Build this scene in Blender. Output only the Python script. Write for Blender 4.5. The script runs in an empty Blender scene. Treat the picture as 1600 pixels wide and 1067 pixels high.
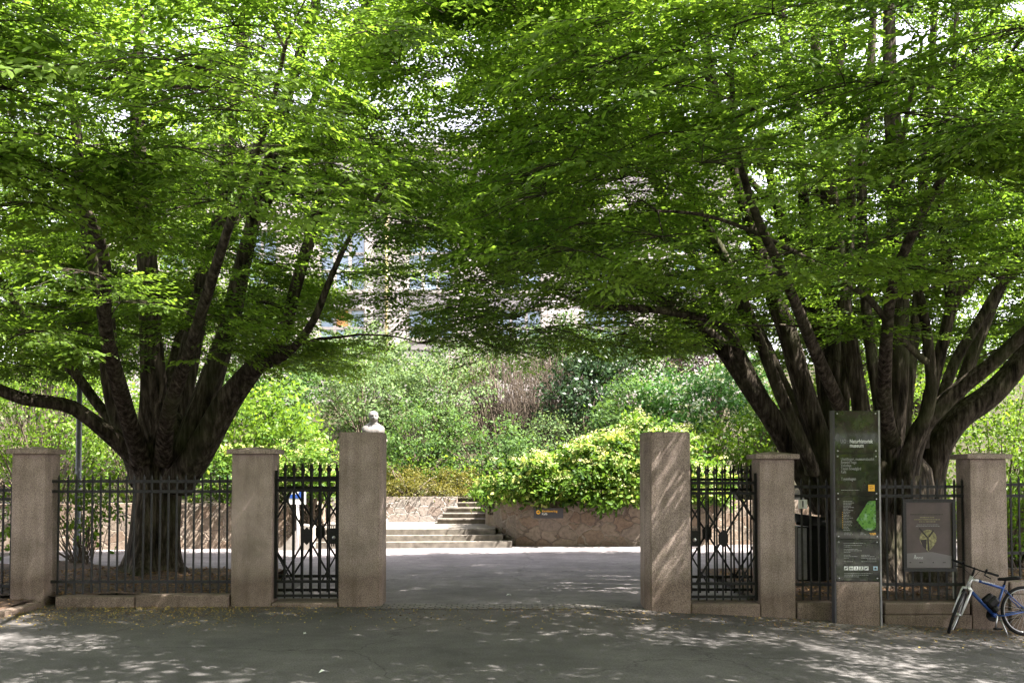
import bpy, bmesh, math, random
import numpy as np
from mathutils import Vector, Matrix

scene = bpy.context.scene
COL = scene.collection
R = math.radians
random.seed(7)
rng = np.random.default_rng(11)

# ------------------------------------------------------------------ camera
CAMZ = 1.9
F_PX = 1555.0
PITCH = R(2.0)
SHIFT = 147.2


def at(px, py, Y):
    """world point seen at photo pixel (px, py) at distance Y in front of the viewer"""
    xs = (px - 800.0) / F_PX
    ys = (533.5 - py + SHIFT) / F_PX
    d = Vector((xs, math.cos(PITCH) - ys * math.sin(PITCH), math.sin(PITCH) + ys * math.cos(PITCH)))
    return Vector((0, 0, CAMZ)) + d * (Y / d.y)


cd = bpy.data.cameras.new("camera")
cam = bpy.data.objects.new("camera", cd)
COL.objects.link(cam)
cam.location = (0, 0, CAMZ)
cam.rotation_euler = (R(90) + PITCH, 0, 0)
cd.lens = 36.0 * F_PX / 1600.0
cd.sensor_width = 36
cd.shift_y = SHIFT / 1600.0
cd.clip_end = 2000
scene.camera = cam

# ------------------------------------------------------------------ ground heights


def sstep(a, b, t):
    t = min(1.0, max(0.0, (t - a) / (b - a)))
    return t * t * (3 - 2 * t)


def zg(x, y):
    s = -0.057 * max(0.0, min(x, 14.0) - 1.0)
    return s * (1 - sstep(13.9, 15.2, y)) + 0.04 * sstep(15, 24, y)


def zhill(x, y):
    t = max(0.0, y - 28.2)
    return 1.1 + 0.22 * t + 0.06 * math.sin(x * 0.7) * min(1, t) if t > 0 else 1.1


# ------------------------------------------------------------------ helpers
def tag(o, label=None, cat=None, group=None, kind=None):
    if label:
        o["label"] = label
    if cat:
        o["category"] = cat
    if group:
        o["group"] = group
    if kind:
        o["kind"] = kind
    return o


def empty(name, loc=(0, 0, 0), rz=0, label=None, cat=None, group=None):
    o = bpy.data.objects.new(name, None)
    COL.objects.link(o)
    o.location = loc
    o.rotation_euler = (0, 0, rz)
    o.empty_display_size = 0.2
    return tag(o, label, cat, group, "thing")


def link_mesh(name, me, parent=None):
    o = bpy.data.objects.new(name, me)
    COL.objects.link(o)
    if parent:
        o.parent = parent
    return o


def copy_tree(o, parent=None):
    c = o.copy()
    COL.objects.link(c)
    if parent:
        c.parent = parent
    for ch in list(o.children):
        copy_tree(ch, c)
    return c


class MB:
    """collects plain shapes and links them as one mesh object"""

    def __init__(self):
        self.v = []
        self.f = []
        self.m = []
        self.sm = []

    def add(self, vs, fs, mi=0, smooth=False):
        b = len(self.v)
        self.v.extend([tuple(p) for p in vs])
        for f in fs:
            self.f.append([i + b for i in f])
            self.m.append(mi)
            self.sm.append(smooth)
        return self

    def box(self, x0, x1, y0, y1, z0, z1, mi=0, mat=None, ch=0.0):
        if ch <= 0:
            vs = [(x, y, z) for z in (z0, z1) for y in (y0, y1) for x in (x0, x1)]
            fs = [(0, 2, 3, 1), (4, 5, 7, 6), (0, 1, 5, 4), (2, 6, 7, 3), (0, 4, 6, 2), (1, 3, 7, 5)]
        else:
            bm = bmesh.new()
            bmesh.ops.create_cube(bm, size=1)
            for v in bm.verts:
                v.co = Vector(((x0 + x1) / 2 + v.co.x * (x1 - x0), (y0 + y1) / 2 + v.co.y * (y1 - y0), (z0 + z1) / 2 + v.co.z * (z1 - z0)))
            bmesh.ops.bevel(bm, geom=bm.edges[:], offset=ch, segments=2, affect='EDGES', profile=0.5)
            bm.verts.index_update()
            vs = [v.co.copy() for v in bm.verts]
            fs = [[v.index for v in f.verts] for f in bm.faces]
            bm.free()
        if mat is not None:
            vs = [mat @ Vector(p) for p in vs]
        return self.add(vs, fs, mi)

    def tube(self, pts, rad, n=8, mi=0, caps=True, smooth=True, ry=None):
        pts = [Vector(p) for p in pts]
        if not hasattr(rad, '__len__'):
            rad = [rad] * len(pts)
        vs = []
        t0 = (pts[1] - pts[0]).normalized()
        ref = Vector((0, 0, 1)) if abs(t0.z) < 0.9 else Vector((0, 1, 0))
        u = t0.cross(ref).normalized()
        for i, p in enumerate(pts):
            a = pts[max(0, i - 1)]
            b = pts[min(len(pts) - 1, i + 1)]
            t = (b - a).normalized()
            u = (u - t * u.dot(t)).normalized()
            w = t.cross(u)
            for k in range(n):
                an = 2 * math.pi * k / n
                vs.append(p + u * (math.cos(an) * rad[i]) + w * (math.sin(an) * rad[i]))
        fs = []
        for i in range(len(pts) - 1):
            for k in range(n):
                k2 = (k + 1) % n
                fs.append((i * n + k, i * n + k2, (i + 1) * n + k2, (i + 1) * n + k))
        self.add(vs, fs, mi, smooth)
        if caps:
            b = len(self.v) - len(vs)
            self.f.append([b + k for k in range(n)][::-1])
            self.f.append([b + (len(pts) - 1) * n + k for k in range(n)])
            self.m += [mi, mi]
            self.sm += [False, False]
        return self

    def bar(self, a, b, w, d, mi=0):
        """square bar between two points, w across, d in depth (y)"""
        a = Vector(a)
        b = Vector(b)
        t = (b - a).normalized()
        yv = Vector((0, 1, 0))
        s = t.cross(yv).normalized() * (w / 2)
        yv = yv * (d / 2)
        vs = [a - s - yv, a + s - yv, a + s + yv, a - s + yv, b - s - yv, b + s - yv, b + s + yv, b - s + yv]
        fs = [(0, 3, 2, 1), (4, 5, 6, 7), (0, 1, 5, 4), (1, 2, 6, 5), (2, 3, 7, 6), (3, 0, 4, 7)]
        return self.add(vs, fs, mi)

    def lathe(self, prof, n=16, cx=0, cy=0, mi=0, smooth=True):
        vs = []
        for (r, z) in prof:
            for k in range(n):
                a = 2 * math.pi * k / n
                vs.append((cx + r * math.cos(a), cy + r * math.sin(a), z))
        fs = []
        for i in range(len(prof) - 1):
            for k in range(n):
                k2 = (k + 1) % n
                fs.append((i * n + k, i * n + k2, (i + 1) * n + k2, (i + 1) * n + k))
        fs.append([k for k in range(n)][::-1])
        fs.append([(len(prof) - 1) * n + k for k in range(n)])
        return self.add(vs, fs, mi, smooth)

    def prism(self, poly, d0, d1, axis='y', mi=0):
        """extrude a polygon given in (x, z) along y (or in (x, y) along z)"""
        n = len(poly)
        if axis == 'y':
            vs = [(p[0], d0, p[1]) for p in poly] + [(p[0], d1, p[1]) for p in poly]
        else:
            vs = [(p[0], p[1], d0) for p in poly] + [(p[0], p[1], d1) for p in poly]
        fs = [list(range(n)), list(range(n, 2 * n))[::-1]]
        for i in range(n):
            j = (i + 1) % n
            fs.append((i, i + n, j + n, j))
        return self.add(vs, fs, mi)

    def build(self, name, mats, parent=None, origin=None):
        me = bpy.data.meshes.new(name)
        v = self.v
        if origin is not None:
            ox = Vector(origin)
            v = [tuple(Vector(p) - ox) for p in v]
        me.from_pydata(v, [], self.f)
        if not isinstance(mats, (list, tuple)):
            mats = [mats]
        for m in mats:
            me.materials.append(m)
        me.polygons.foreach_set("material_index", self.m)
        me.polygons.foreach_set("use_smooth", self.sm)
        bm = bmesh.new()
        bm.from_mesh(me)
        bmesh.ops.recalc_face_normals(bm, faces=bm.faces[:])
        bm.to_mesh(me)
        bm.free()
        me.update()
        o = link_mesh(name, me, parent)
        if origin is not None:
            o.location = origin
        return o


def text_mesh(body, size, name, mat, parent, mtx, align='LEFT', bold=0.0):
    cu = bpy.data.curves.new("lettering", 'FONT')
    cu.body = body
    cu.size = size
    cu.align_x = align
    cu.offset = bold
    cu.resolution_u = 3
    to = bpy.data.objects.new("lettering", cu)
    COL.objects.link(to)
    dg = bpy.context.evaluated_depsgraph_get()
    me = bpy.data.meshes.new_from_object(to.evaluated_get(dg))
    bpy.data.objects.remove(to)
    bpy.data.curves.remove(cu)
    me.transform(mtx)
    me.materials.clear()
    me.materials.append(mat)
    me.name = name
    return link_mesh(name, me, parent)


FACE = Matrix.Rotation(R(90), 4, 'X')   # text plane facing the street (-y)


# ------------------------------------------------------------------ materials
def new_mat(name):
    m = bpy.data.materials.new(name)
    m.use_nodes = True
    nt = m.node_tree
    b = nt.nodes["Principled BSDF"]
    return m, nt, b


def N(nt, t, **kw):
    n = nt.nodes.new(t)
    for k, v in kw.items():
        if k.startswith('i_'):
            n.inputs[k[2:].replace('_', ' ')].default_value = v
        else:
            setattr(n, k, v)
    return n


def ramp(nt, stops, fac, interp='LINEAR'):
    r = nt.nodes.new('ShaderNodeValToRGB')
    r.color_ramp.interpolation = interp
    while len(r.color_ramp.elements) < len(stops):
        r.color_ramp.elements.new(0.5)
    for e, (p, c) in zip(r.color_ramp.elements, stops):
        e.position = p
        e.color = (c[0], c[1], c[2], 1)
    nt.links.new(fac, r.inputs['Fac'])
    return r.outputs['Color']


def mixc(nt, fac, a, b, mode='MIX'):
    m = nt.nodes.new('ShaderNodeMix')
    m.data_type = 'RGBA'
    m.blend_type = mode
    for s, v in ((m.inputs[0], fac), (m.inputs[6], a), (m.inputs[7], b)):
        if hasattr(v, 'is_linked') or hasattr(v, 'links'):
            nt.links.new(v, s)
        elif isinstance(v, (tuple, list)):
            s.default_value = (v[0], v[1], v[2], 1)
        else:
            s.default_value = v
    return m.outputs[2]


def coords(nt, scale=(1, 1, 1), obj=True, rot=(0, 0, 0)):
    tc = nt.nodes.new('ShaderNodeTexCoord')
    mp = nt.nodes.new('ShaderNodeMapping')
    mp.inputs['Scale'].default_value = scale
    mp.inputs['Rotation'].default_value = rot
    nt.links.new(tc.outputs['Object'], mp.inputs['Vector'])
    return mp.outputs['Vector']


def noise(nt, vec, scale, detail=4, rough=0.6, out='Fac'):
    n = nt.nodes.new('ShaderNodeTexNoise')
    n.inputs['Scale'].default_value = scale
    n.inputs['Detail'].default_value = detail
    n.inputs['Roughness'].default_value = rough
    nt.links.new(vec, n.inputs['Vector'])
    return n.outputs[out]


def bump(nt, b, h, strength=0.3, dist=0.02):
    bp = nt.nodes.new('ShaderNodeBump')
    bp.inputs['Strength'].default_value = strength
    bp.inputs['Distance'].default_value = dist
    nt.links.new(h, bp.inputs['Height'])
    nt.links.new(bp.outputs['Normal'], b.inputs['Normal'])


def plain(name, col, rough=0.6, metal=0.0, var=0.25, scale=30.0, spec=0.5):
    m, nt, b = new_mat(name)
    v = coords(nt)
    n = noise(nt, v, scale, 5)
    c0 = tuple(c * (1 - var) for c in col)
    c1 = tuple(min(1, c * (1 + var)) for c in col)
    nt.links.new(ramp(nt, [(0.3, c0), (0.7, c1)], n), b.inputs['Base Color'])
    b.inputs['Roughness'].default_value = rough
    b.inputs['Metallic'].default_value = metal
    b.inputs['Specular IOR Level'].default_value = spec
    return m


def granite():
    m, nt, b = new_mat("pink_granite")
    v = coords(nt)
    n1 = noise(nt, v, 105, 3, 0.75)
    n2 = noise(nt, v, 1.6, 5, 0.65)
    n3 = noise(nt, coords(nt, (6, 6, 0.7)), 1.5, 4, 0.6)
    c = ramp(nt, [(0.36, (0.125, 0.096, 0.083)), (0.48, (0.32, 0.25, 0.217)), (0.62, (0.52, 0.425, 0.375))], n1)
    st = ramp(nt, [(0.33, (0.60, 0.60, 0.57)), (0.6, (1, 1, 1))], n2)
    st2 = ramp(nt, [(0.34, (0.74, 0.73, 0.71)), (0.56, (1, 1, 1))], n3)
    c = mixc(nt, 1.0, c, st, 'MULTIPLY')
    c = mixc(nt, 0.8, c, st2, 'MULTIPLY')
    # damp dirty foot of the stone
    tc = nt.nodes.new('ShaderNodeTexCoord')
    sx = nt.nodes.new('ShaderNodeSeparateXYZ')
    nt.links.new(tc.outputs['Object'], sx.inputs[0])
    nn = N(nt, 'ShaderNodeMath', operation='MULTIPLY_ADD')
    nt.links.new(n2, nn.inputs[0])
    nn.inputs[1].default_value = -0.9
    nt.links.new(sx.outputs['Z'], nn.inputs[2])
    d = ramp(nt, [(0.0, (0.55, 0.52, 0.48)), (0.12, (0.8, 0.79, 0.76)), (0.3, (1, 1, 1))], nn.outputs[0])
    c = mixc(nt, 1.0, c, d, 'MULTIPLY')
    nt.links.new(c, b.inputs['Base Color'])
    b.inputs['Roughness'].default_value = 0.85
    b.inputs['Specular IOR Level'].default_value = 0.25
    bump(nt, b, n1, 0.5, 0.008)
    return m


def rubble(name, tint=(1, 1, 1), scale=1.7):
    m, nt, b = new_mat(name)
    v = coords(nt, (1, 1, 1.35))
    w = noise(nt, v, 2.2, 3, 0.6, 'Color')
    mx = N(nt, 'ShaderNodeMixRGB', blend_type='ADD')
    mx.inputs[0].default_value = 0.38
    nt.links.new(v, mx.inputs[1])
    nt.links.new(w, mx.inputs[2])
    ve = N(nt, 'ShaderNodeTexVoronoi', feature='DISTANCE_TO_EDGE')
    ve.inputs['Scale'].default_value = scale
    vc = N(nt, 'ShaderNodeTexVoronoi', feature='F1')
    vc.inputs['Scale'].default_value = scale
    nt.links.new(mx.outputs[0], ve.inputs['Vector'])
    nt.links.new(mx.outputs[0], vc.inputs['Vector'])
    sp = nt.nodes.new('ShaderNodeSeparateColor')
    nt.links.new(vc.outputs['Color'], sp.inputs[0])
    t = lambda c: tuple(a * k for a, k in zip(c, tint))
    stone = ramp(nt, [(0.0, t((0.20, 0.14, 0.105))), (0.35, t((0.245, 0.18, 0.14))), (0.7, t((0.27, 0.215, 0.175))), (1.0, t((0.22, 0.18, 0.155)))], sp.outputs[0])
    fine = noise(nt, coords(nt), 14, 6, 0.7)
    stone = mixc(nt, 0.75, stone, ramp(nt, [(0.3, (0.45, 0.43, 0.42)), (0.62, (1.1, 1.1, 1.1))], fine), 'MULTIPLY')
    jn = ramp(nt, [(0.012, (0, 0, 0)), (0.045, (1, 1, 1))], ve.outputs['Distance'])
    jm = noise(nt, coords(nt), 0.9, 3)
    jcol = ramp(nt, [(0.42, t((0.13, 0.10, 0.085))), (0.55, t((0.30, 0.255, 0.215)))], jm)
    c = mixc(nt, jn, jcol, stone)
    nt.links.new(c, b.inputs['Base Color'])
    b.inputs['Roughness'].default_value = 0.9
    hh = N(nt, 'ShaderNodeMath', operation='MULTIPLY_ADD')
    nt.links.new(fine, hh.inputs[0])
    hh.inputs[1].default_value = 0.5
    nt.links.new(jn, hh.inputs[2])
    bump(nt, b, hh.outputs[0], 0.7, 0.035)
    return m


def asphalt(name, c0, c1, dirt=None):
    m, nt, b = new_mat(name)
    v = coords(nt)
    n1 = noise(nt, v, 48, 5, 0.85)
    n2 = noise(nt, v, 0.55, 6, 0.62)
    n3 = noise(nt, v, 3.0, 5, 0.7)
    c = ramp(nt, [(0.3, c0), (0.7, c1)], n1)
    c = mixc(nt, 0.8, c, ramp(nt, [(0.35, (0.62, 0.62, 0.62)), (0.65, (1.2, 1.19, 1.17))], n2), 'MULTIPLY')
    c = mixc(nt, 0.5, c, ramp(nt, [(0.35, (0.6, 0.6, 0.6)), (0.6, (1.1, 1.1, 1.1))], n3), 'MULTIPLY')
    # long cracks and patch seams
    w = noise(nt, v, 1.3, 4, 0.6, 'Color')
    mx = N(nt, 'ShaderNodeMixRGB', blend_type='ADD')
    mx.inputs[0].default_value = 0.9
    nt.links.new(v, mx.inputs[1])
    nt.links.new(w, mx.inputs[2])
    ve = N(nt, 'ShaderNodeTexVoronoi', feature='DISTANCE_TO_EDGE')
    ve.inputs['Scale'].default_value = 0.33
    nt.links.new(mx.outputs[0], ve.inputs['Vector'])
    ck = ramp(nt, [(0.0, (0.35, 0.35, 0.35)), (0.006, (1, 1, 1))], ve.outputs['Distance'])
    c = mixc(nt, 0.8, c, ck, 'MULTIPLY')
    if dirt:
        # brown grit and shed bud scales, thickest along the fence
        tc = nt.nodes.new('ShaderNodeTexCoord')
        sx = nt.nodes.new('ShaderNodeSeparateXYZ')
        nt.links.new(tc.outputs['Object'], sx.inputs[0])
        ed = ramp(nt, [(0.0, (0, 0, 0)), (1.0, (1, 1, 1))], N_map(nt, sx.outputs['Y'], 11.2, 14.1))
        gr = ramp(nt, [(0.42, (0, 0, 0)), (0.6, (1, 1, 1))], noise(nt, v, 26, 5, 0.75))
        pt = ramp(nt, [(0.35, (0.15, 0.15, 0.15)), (0.6, (1, 1, 1))], n2)
        k = mixc(nt, 1.0, mixc(nt, 1.0, ed, gr, 'MULTIPLY'), pt, 'MULTIPLY')
        c = mixc(nt, k, c, dirt)
    nt.links.new(c, b.inputs['Base Color'])
    b.inputs['Roughness'].default_value = 0.85
    b.inputs['Specular IOR Level'].default_value = 0.3
    bump(nt, b, n1, 0.7, 0.012)
    return m


def N_map(nt, sock, a, b):
    mr = nt.nodes.new('ShaderNodeMapRange')
    mr.inputs['From Min'].default_value = a
    mr.inputs['From Max'].default_value = b
    nt.links.new(sock, mr.inputs['Value'])
    return mr.outputs[0]


def soil_mat():
    m, nt, b = new_mat("leafy_soil")
    v = coords(nt)
    n1 = noise(nt, v, 18, 6, 0.75)
    n2 = noise(nt, v, 1.5, 4, 0.6)
    c = ramp(nt, [(0.3, (0.022, 0.013, 0.008)), (0.5, (0.075, 0.043, 0.027)), (0.72, (0.17, 0.10, 0.06))], n1)
    c = mixc(nt, 0.6, c, ramp(nt, [(0.35, (0.5, 0.5, 0.5)), (0.65, (1.15, 1.1, 1.05))], n2), 'MULTIPLY')
    nt.links.new(c, b.inputs['Base Color'])
    b.inputs['Roughness'].default_value = 0.95
    bump(nt, b, n1, 0.8, 0.03)
    return m


def bark_mat():
    m, nt, b = new_mat("grey_brown_bark")
    v = coords(nt, (9, 9, 1.3))
    n1 = noise(nt, v, 1.8, 7, 0.65)
    n2 = noise(nt, coords(nt), 1.1, 4, 0.6)
    n3 = noise(nt, coords(nt), 5.0, 4, 0.6)
    c = ramp(nt, [(0.34, (0.007, 0.0055, 0.004)), (0.50, (0.042, 0.034, 0.026)), (0.68, (0.125, 0.103, 0.082))], n1)
    c = mixc(nt, ramp(nt, [(0.5, (0, 0, 0)), (0.66, (0.55, 0.55, 0.55))], n2), c, (0.055, 0.062, 0.028))
    c = mixc(nt, 0.6, c, ramp(nt, [(0.3, (0.6, 0.6, 0.6)), (0.65, (1.2, 1.2, 1.2))], n3), 'MULTIPLY')
    nt.links.new(c, b.inputs['Base Color'])
    b.inputs['Roughness'].default_value = 0.9
    b.inputs['Specular IOR Level'].default_value = 0.08
    bump(nt, b, n1, 1.0, 0.035)
    return m


def leaf_mat(name, dark, light, trans=1.7, tr_mix=0.45, rough=0.45, tip=None):
    m, nt, b = new_mat(name)
    at_ = nt.nodes.new('ShaderNodeAttribute')
    at_.attribute_name = 'tone'
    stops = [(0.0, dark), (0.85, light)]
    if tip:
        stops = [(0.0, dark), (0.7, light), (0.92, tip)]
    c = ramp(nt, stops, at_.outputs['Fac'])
    nt.links.new(c, b.inputs['Base Color'])
    b.inputs['Roughness'].default_value = rough
    b.inputs['Specular IOR Level'].default_value = 0.18
    tr = nt.nodes.new('ShaderNodeBsdfTranslucent')
    tc = mixc(nt, 1.0, c, (trans, trans * 0.98, trans * 0.55), 'MULTIPLY')
    nt.links.new(tc, tr.inputs['Color'])
    ms = nt.nodes.new('ShaderNodeMixShader')
    ms.inputs[0].default_value = tr_mix
    nt.links.new(b.outputs[0], ms.inputs[1])
    nt.links.new(tr.outputs[0], ms.inputs[2])
    nt.links.new(ms.outputs[0], nt.nodes['Material Output'].inputs['Surface'])
    return m


M = {}
M['granite'] = granite()
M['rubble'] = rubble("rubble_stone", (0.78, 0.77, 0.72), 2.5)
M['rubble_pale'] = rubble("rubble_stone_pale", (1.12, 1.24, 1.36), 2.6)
M['asphalt'] = asphalt("street_asphalt", (0.045, 0.042, 0.042), (0.162, 0.152, 0.152), (0.060, 0.039, 0.025))
M['forecourt'] = asphalt("forecourt_asphalt", (0.13, 0.116, 0.12), (0.30, 0.272, 0.281))
M['soil'] = soil_mat()
M['bark'] = bark_mat()
M['iron'] = plain("dark_painted_iron", (0.014, 0.0135, 0.013), 0.55, 0.0, 0.3, 40, 0.2)
M['iron_grey'] = plain("worn_grey_iron", (0.030, 0.029, 0.029), 0.55, 0.0, 0.3, 40, 0.25)
M['step'] = plain("weathered_step_stone", (0.135, 0.118, 0.098), 0.9, 0, 0.5, 6)
M['steel'] = plain("brushed_steel", (0.30, 0.30, 0.31), 0.4, 0.8, 0.2, 20)
M['marble'] = plain("weathered_marble", (0.125, 0.115, 0.108), 0.7, 0, 0.55, 9)
M['pale_stone'] = plain("pale_stone", (0.27, 0.245, 0.215), 0.85, 0, 0.2, 10)
M['white'] = plain("white_enamel", (0.75, 0.75, 0.74), 0.4, 0, 0.05, 10)
M['black'] = plain("black_plastic", (0.005, 0.005, 0.0055), 0.5, 0, 0.3, 20, 0.2)
M['rubber'] = plain("tyre_rubber", (0.010, 0.010, 0.0105), 0.75, 0, 0.3, 40, 0.2)
M['blue'] = plain("blue_bike_paint", (0.015, 0.055, 0.22), 0.3, 0.1, 0.1, 20)
M['silver'] = plain("silver_bike_paint", (0.55, 0.55, 0.55), 0.35, 0.2, 0.1, 20)
M['alu'] = plain("aluminium", (0.45, 0.45, 0.46), 0.35, 0.9, 0.1, 30)
M['postgrey'] = plain("grey_post_paint", (0.12, 0.125, 0.13), 0.5, 0, 0.2, 12)
M['text'] = plain("sign_lettering", (0.62, 0.64, 0.62), 0.6, 0, 0.03, 5)
M['textdim'] = plain("sign_small_print", (0.26, 0.27, 0.26), 0.6, 0, 0.03, 5)
M['amber'] = plain("amber_print", (0.80, 0.42, 0.03), 0.6, 0, 0.05, 5)
M['bluep'] = plain("blue_print", (0.03, 0.10, 0.42), 0.5, 0, 0.05, 5)
M['palebluep'] = plain("pale_blue_print", (0.40, 0.55, 0.68), 0.5, 0, 0.05, 5)
M['charcoal'] = plain("charcoal_sign_panel", (0.045, 0.043, 0.048), 0.6, 0, 0.15, 30)
M['pane'] = plain("window_pane", (0.20, 0.27, 0.34), 0.12, 0, 0.2, 0.6, 0.8)  # pale blue base colour stands in for reflected sky
M['frame'] = plain("window_frame_paint", (0.40, 0.36, 0.32), 0.6, 0, 0.1, 5)
M['blind'] = plain("orange_blind", (0.55, 0.27, 0.09), 0.8, 0, 0.35, 3)
M['ochre'] = plain("ochre_pipe", (0.42, 0.34, 0.16), 0.6, 0, 0.15, 4)
M['roof'] = plain("slate_roof", (0.10, 0.10, 0.11), 0.8, 0, 0.2, 6)
M['twig'] = plain("bare_twig", (0.105, 0.083, 0.064), 0.9, 0, 0.4, 5, 0.1)
M['litter'] = plain("dry_leaf", (0.20, 0.12, 0.055), 0.9, 0, 0.6, 7, 0.2)
M['litter2'] = plain("yellow_dry_leaf", (0.32, 0.24, 0.08), 0.9, 0, 0.5, 7, 0.2)
M['paper'] = plain("white_paper", (0.8, 0.8, 0.8), 0.8, 0, 0.05, 7)
M['poster'] = plain("poster_print", (0.085, 0.062, 0.058), 0.45, 0, 0.35, 2.5)
M['poster_pale'] = plain("poster_pale_band", (0.17, 0.155, 0.155), 0.45, 0, 0.15, 4)
M['poster_gold'] = plain("poster_olive_gold", (0.25, 0.23, 0.10), 0.5, 0, 0.75, 26)
M['poster_dark'] = plain("poster_dark_print", (0.02, 0.014, 0.012), 0.5, 0, 0.3, 6)
M['hillsoil'] = plain("shaded_bank_soil", (0.035, 0.032, 0.018), 0.95, 0, 0.5, 3, 0.1)  # colour kept dark so the gaps between shrubs read as shade
m, nt, b = new_mat("sign_glass")
b.inputs['Base Color'].default_value = (0.016, 0.020, 0.015, 1)
b.inputs['Roughness'].default_value = 0.04
b.inputs['Specular IOR Level'].default_value = 0.6
b.inputs['Coat Weight'].default_value = 0.7
b.inputs['Coat Roughness'].default_value = 0.03
nn_ = noise(nt, coords(nt, (3, 3, 2)), 2.2, 5, 0.65)
nt.links.new(ramp(nt, [(0.40, (0.012, 0.014, 0.012)), (0.72, (0.045, 0.055, 0.035))], nn_), b.inputs['Base Color'])  # green mottling in the base colour stands in for mirrored foliage
M['glass'] = m
m, nt, b = new_mat("map_green")
vv = coords(nt)
vo = N(nt, 'ShaderNodeTexVoronoi', feature='F1')
vo.inputs['Scale'].default_value = 26
nt.links.new(vv, vo.inputs['Vector'])
cc = ramp(nt, [(0.0, (0.012, 0.03, 0.01)), (0.24, (0.035, 0.13, 0.016)), (0.5, (0.09, 0.225, 0.035))], vo.outputs['Distance'])
cc = mixc(nt, ramp(nt, [(0.55, (0, 0, 0)), (0.7, (0.6, 0.6, 0.6))], noise(nt, vv, 14, 3)), cc, (0.25, 0.36, 0.30))
nt.links.new(cc, b.inputs['Base Color'])
b.inputs['Roughness'].default_value = 0.25
M['map'] = m


def setts_mat():
    m, nt, b = new_mat("granite_setts")
    v = coords(nt)
    br = N(nt, 'ShaderNodeTexBrick')
    br.inputs['Scale'].default_value = 1.0
    br.inputs['Brick Width'].default_value = 0.15
    br.inputs['Row Height'].default_value = 0.105
    br.inputs['Mortar Size'].default_value = 0.012
    br.inputs['Color1'].default_value = (0.12, 0.105, 0.095, 1)
    br.inputs['Color2'].default_value = (0.22, 0.195, 0.18, 1)
    br.inputs['Mortar'].default_value = (0.03, 0.026, 0.022, 1)
    w = noise(nt, v, 6, 3, 0.6, 'Color')
    mx = N(nt, 'ShaderNodeMixRGB', blend_type='ADD')
    mx.inputs[0].default_value = 0.04
    nt.links.new(v, mx.inputs[1])
    nt.links.new(w, mx.inputs[2])
    nt.links.new(mx.outputs[0], br.inputs['Vector'])
    nt.links.new(mixc(nt, 0.6, br.outputs['Color'], ramp(nt, [(0.3, (0.5, 0.5, 0.5)), (0.7, (1.2, 1.2, 1.2))], noise(nt, v, 30, 4)), 'MULTIPLY'), b.inputs['Base Color'])
    b.inputs['Roughness'].default_value = 0.8
    bump(nt, b, br.outputs['Fac'], -0.8, 0.02)
    return m


def ashlar_mat():
    m, nt, b = new_mat("pale_ashlar_stone")
    v = coords(nt, (1, 1, 1), rot=(R(90), 0, 0))
    br = N(nt, 'ShaderNodeTexBrick')
    br.inputs['Scale'].default_value = 1.0
    br.inputs['Brick Width'].default_value = 0.85
    br.inputs['Row Height'].default_value = 0.34
    br.inputs['Mortar Size'].default_value = 0.02
    br.inputs['Color1'].default_value = (0.47, 0.42, 0.385, 1)
    br.inputs['Color2'].default_value = (0.37, 0.335, 0.31, 1)
    br.inputs['Mortar'].default_value = (0.20, 0.175, 0.16, 1)
    nt.links.new(v, br.inputs['Vector'])
    nt.links.new(mixc(nt, 0.6, br.outputs['Color'], ramp(nt, [(0.3, (0.6, 0.6, 0.6)), (0.7, (1.15, 1.15, 1.15))], noise(nt, v, 5, 5)), 'MULTIPLY'), b.inputs['Base Color'])
    b.inputs['Roughness'].default_value = 0.9
    bump(nt, b, br.outputs['Fac'], -0.8, 0.04)
    return m


M['setts'] = setts_mat()
M['ashlar'] = ashlar_mat()
M['leaf'] = leaf_mat("hornbeam_leaf", (0.032, 0.070, 0.013), (0.126, 0.200, 0.029), 2.35, 0.52, 0.5)
M['leaf_bright'] = leaf_mat("fresh_yellow_green_leaf", (0.034, 0.085, 0.010), (0.150, 0.235, 0.026), 1.8, 0.48)
M['leaf_grey'] = leaf_mat("grey_green_leaf", (0.034, 0.070, 0.022), (0.150, 0.222, 0.080), 1.3, 0.35, 0.65)
M['leaf_mid'] = leaf_mat("mid_green_leaf", (0.020, 0.054, 0.013), (0.105, 0.182, 0.045), 1.5, 0.4, 0.6)
M['leaf_dark'] = leaf_mat("dark_glossy_leaf", (0.010, 0.024, 0.010), (0.045, 0.085, 0.03), 1.2, 0.2, 0.28)
M['leaf_white'] = leaf_mat("leaf_with_white_flower", (0.022, 0.075, 0.015), (0.08, 0.20, 0.035), 1.4, 0.35, 0.45, (0.62, 0.66, 0.58))
M['leaf_hyd'] = leaf_mat("hydrangea_leaf", (0.018, 0.055, 0.008), (0.12, 0.21, 0.025), 1.5, 0.4, 0.5, (0.42, 0.42, 0.14))
M['flower'] = leaf_mat('cream_flower_head', (0.30, 0.34, 0.10), (0.62, 0.62, 0.34), 1.1, 0.3, 0.6)
M['leaf_bronze'] = leaf_mat("bronze_hedge_leaf", (0.03, 0.045, 0.010), (0.17, 0.15, 0.03), 1.4, 0.4)
M['leaf_purple'] = leaf_mat("purple_leaf", (0.018, 0.012, 0.014), (0.07, 0.04, 0.05), 1.2, 0.25)
SUN_TRAVEL = (-0.60, 0.17, -1.0)
SUN_E = 5.0
SKY_E = 0.13
EXPO = 2.83
SKY_SAT = 0.38
NB_L = 860
NB_R = 900
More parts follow.
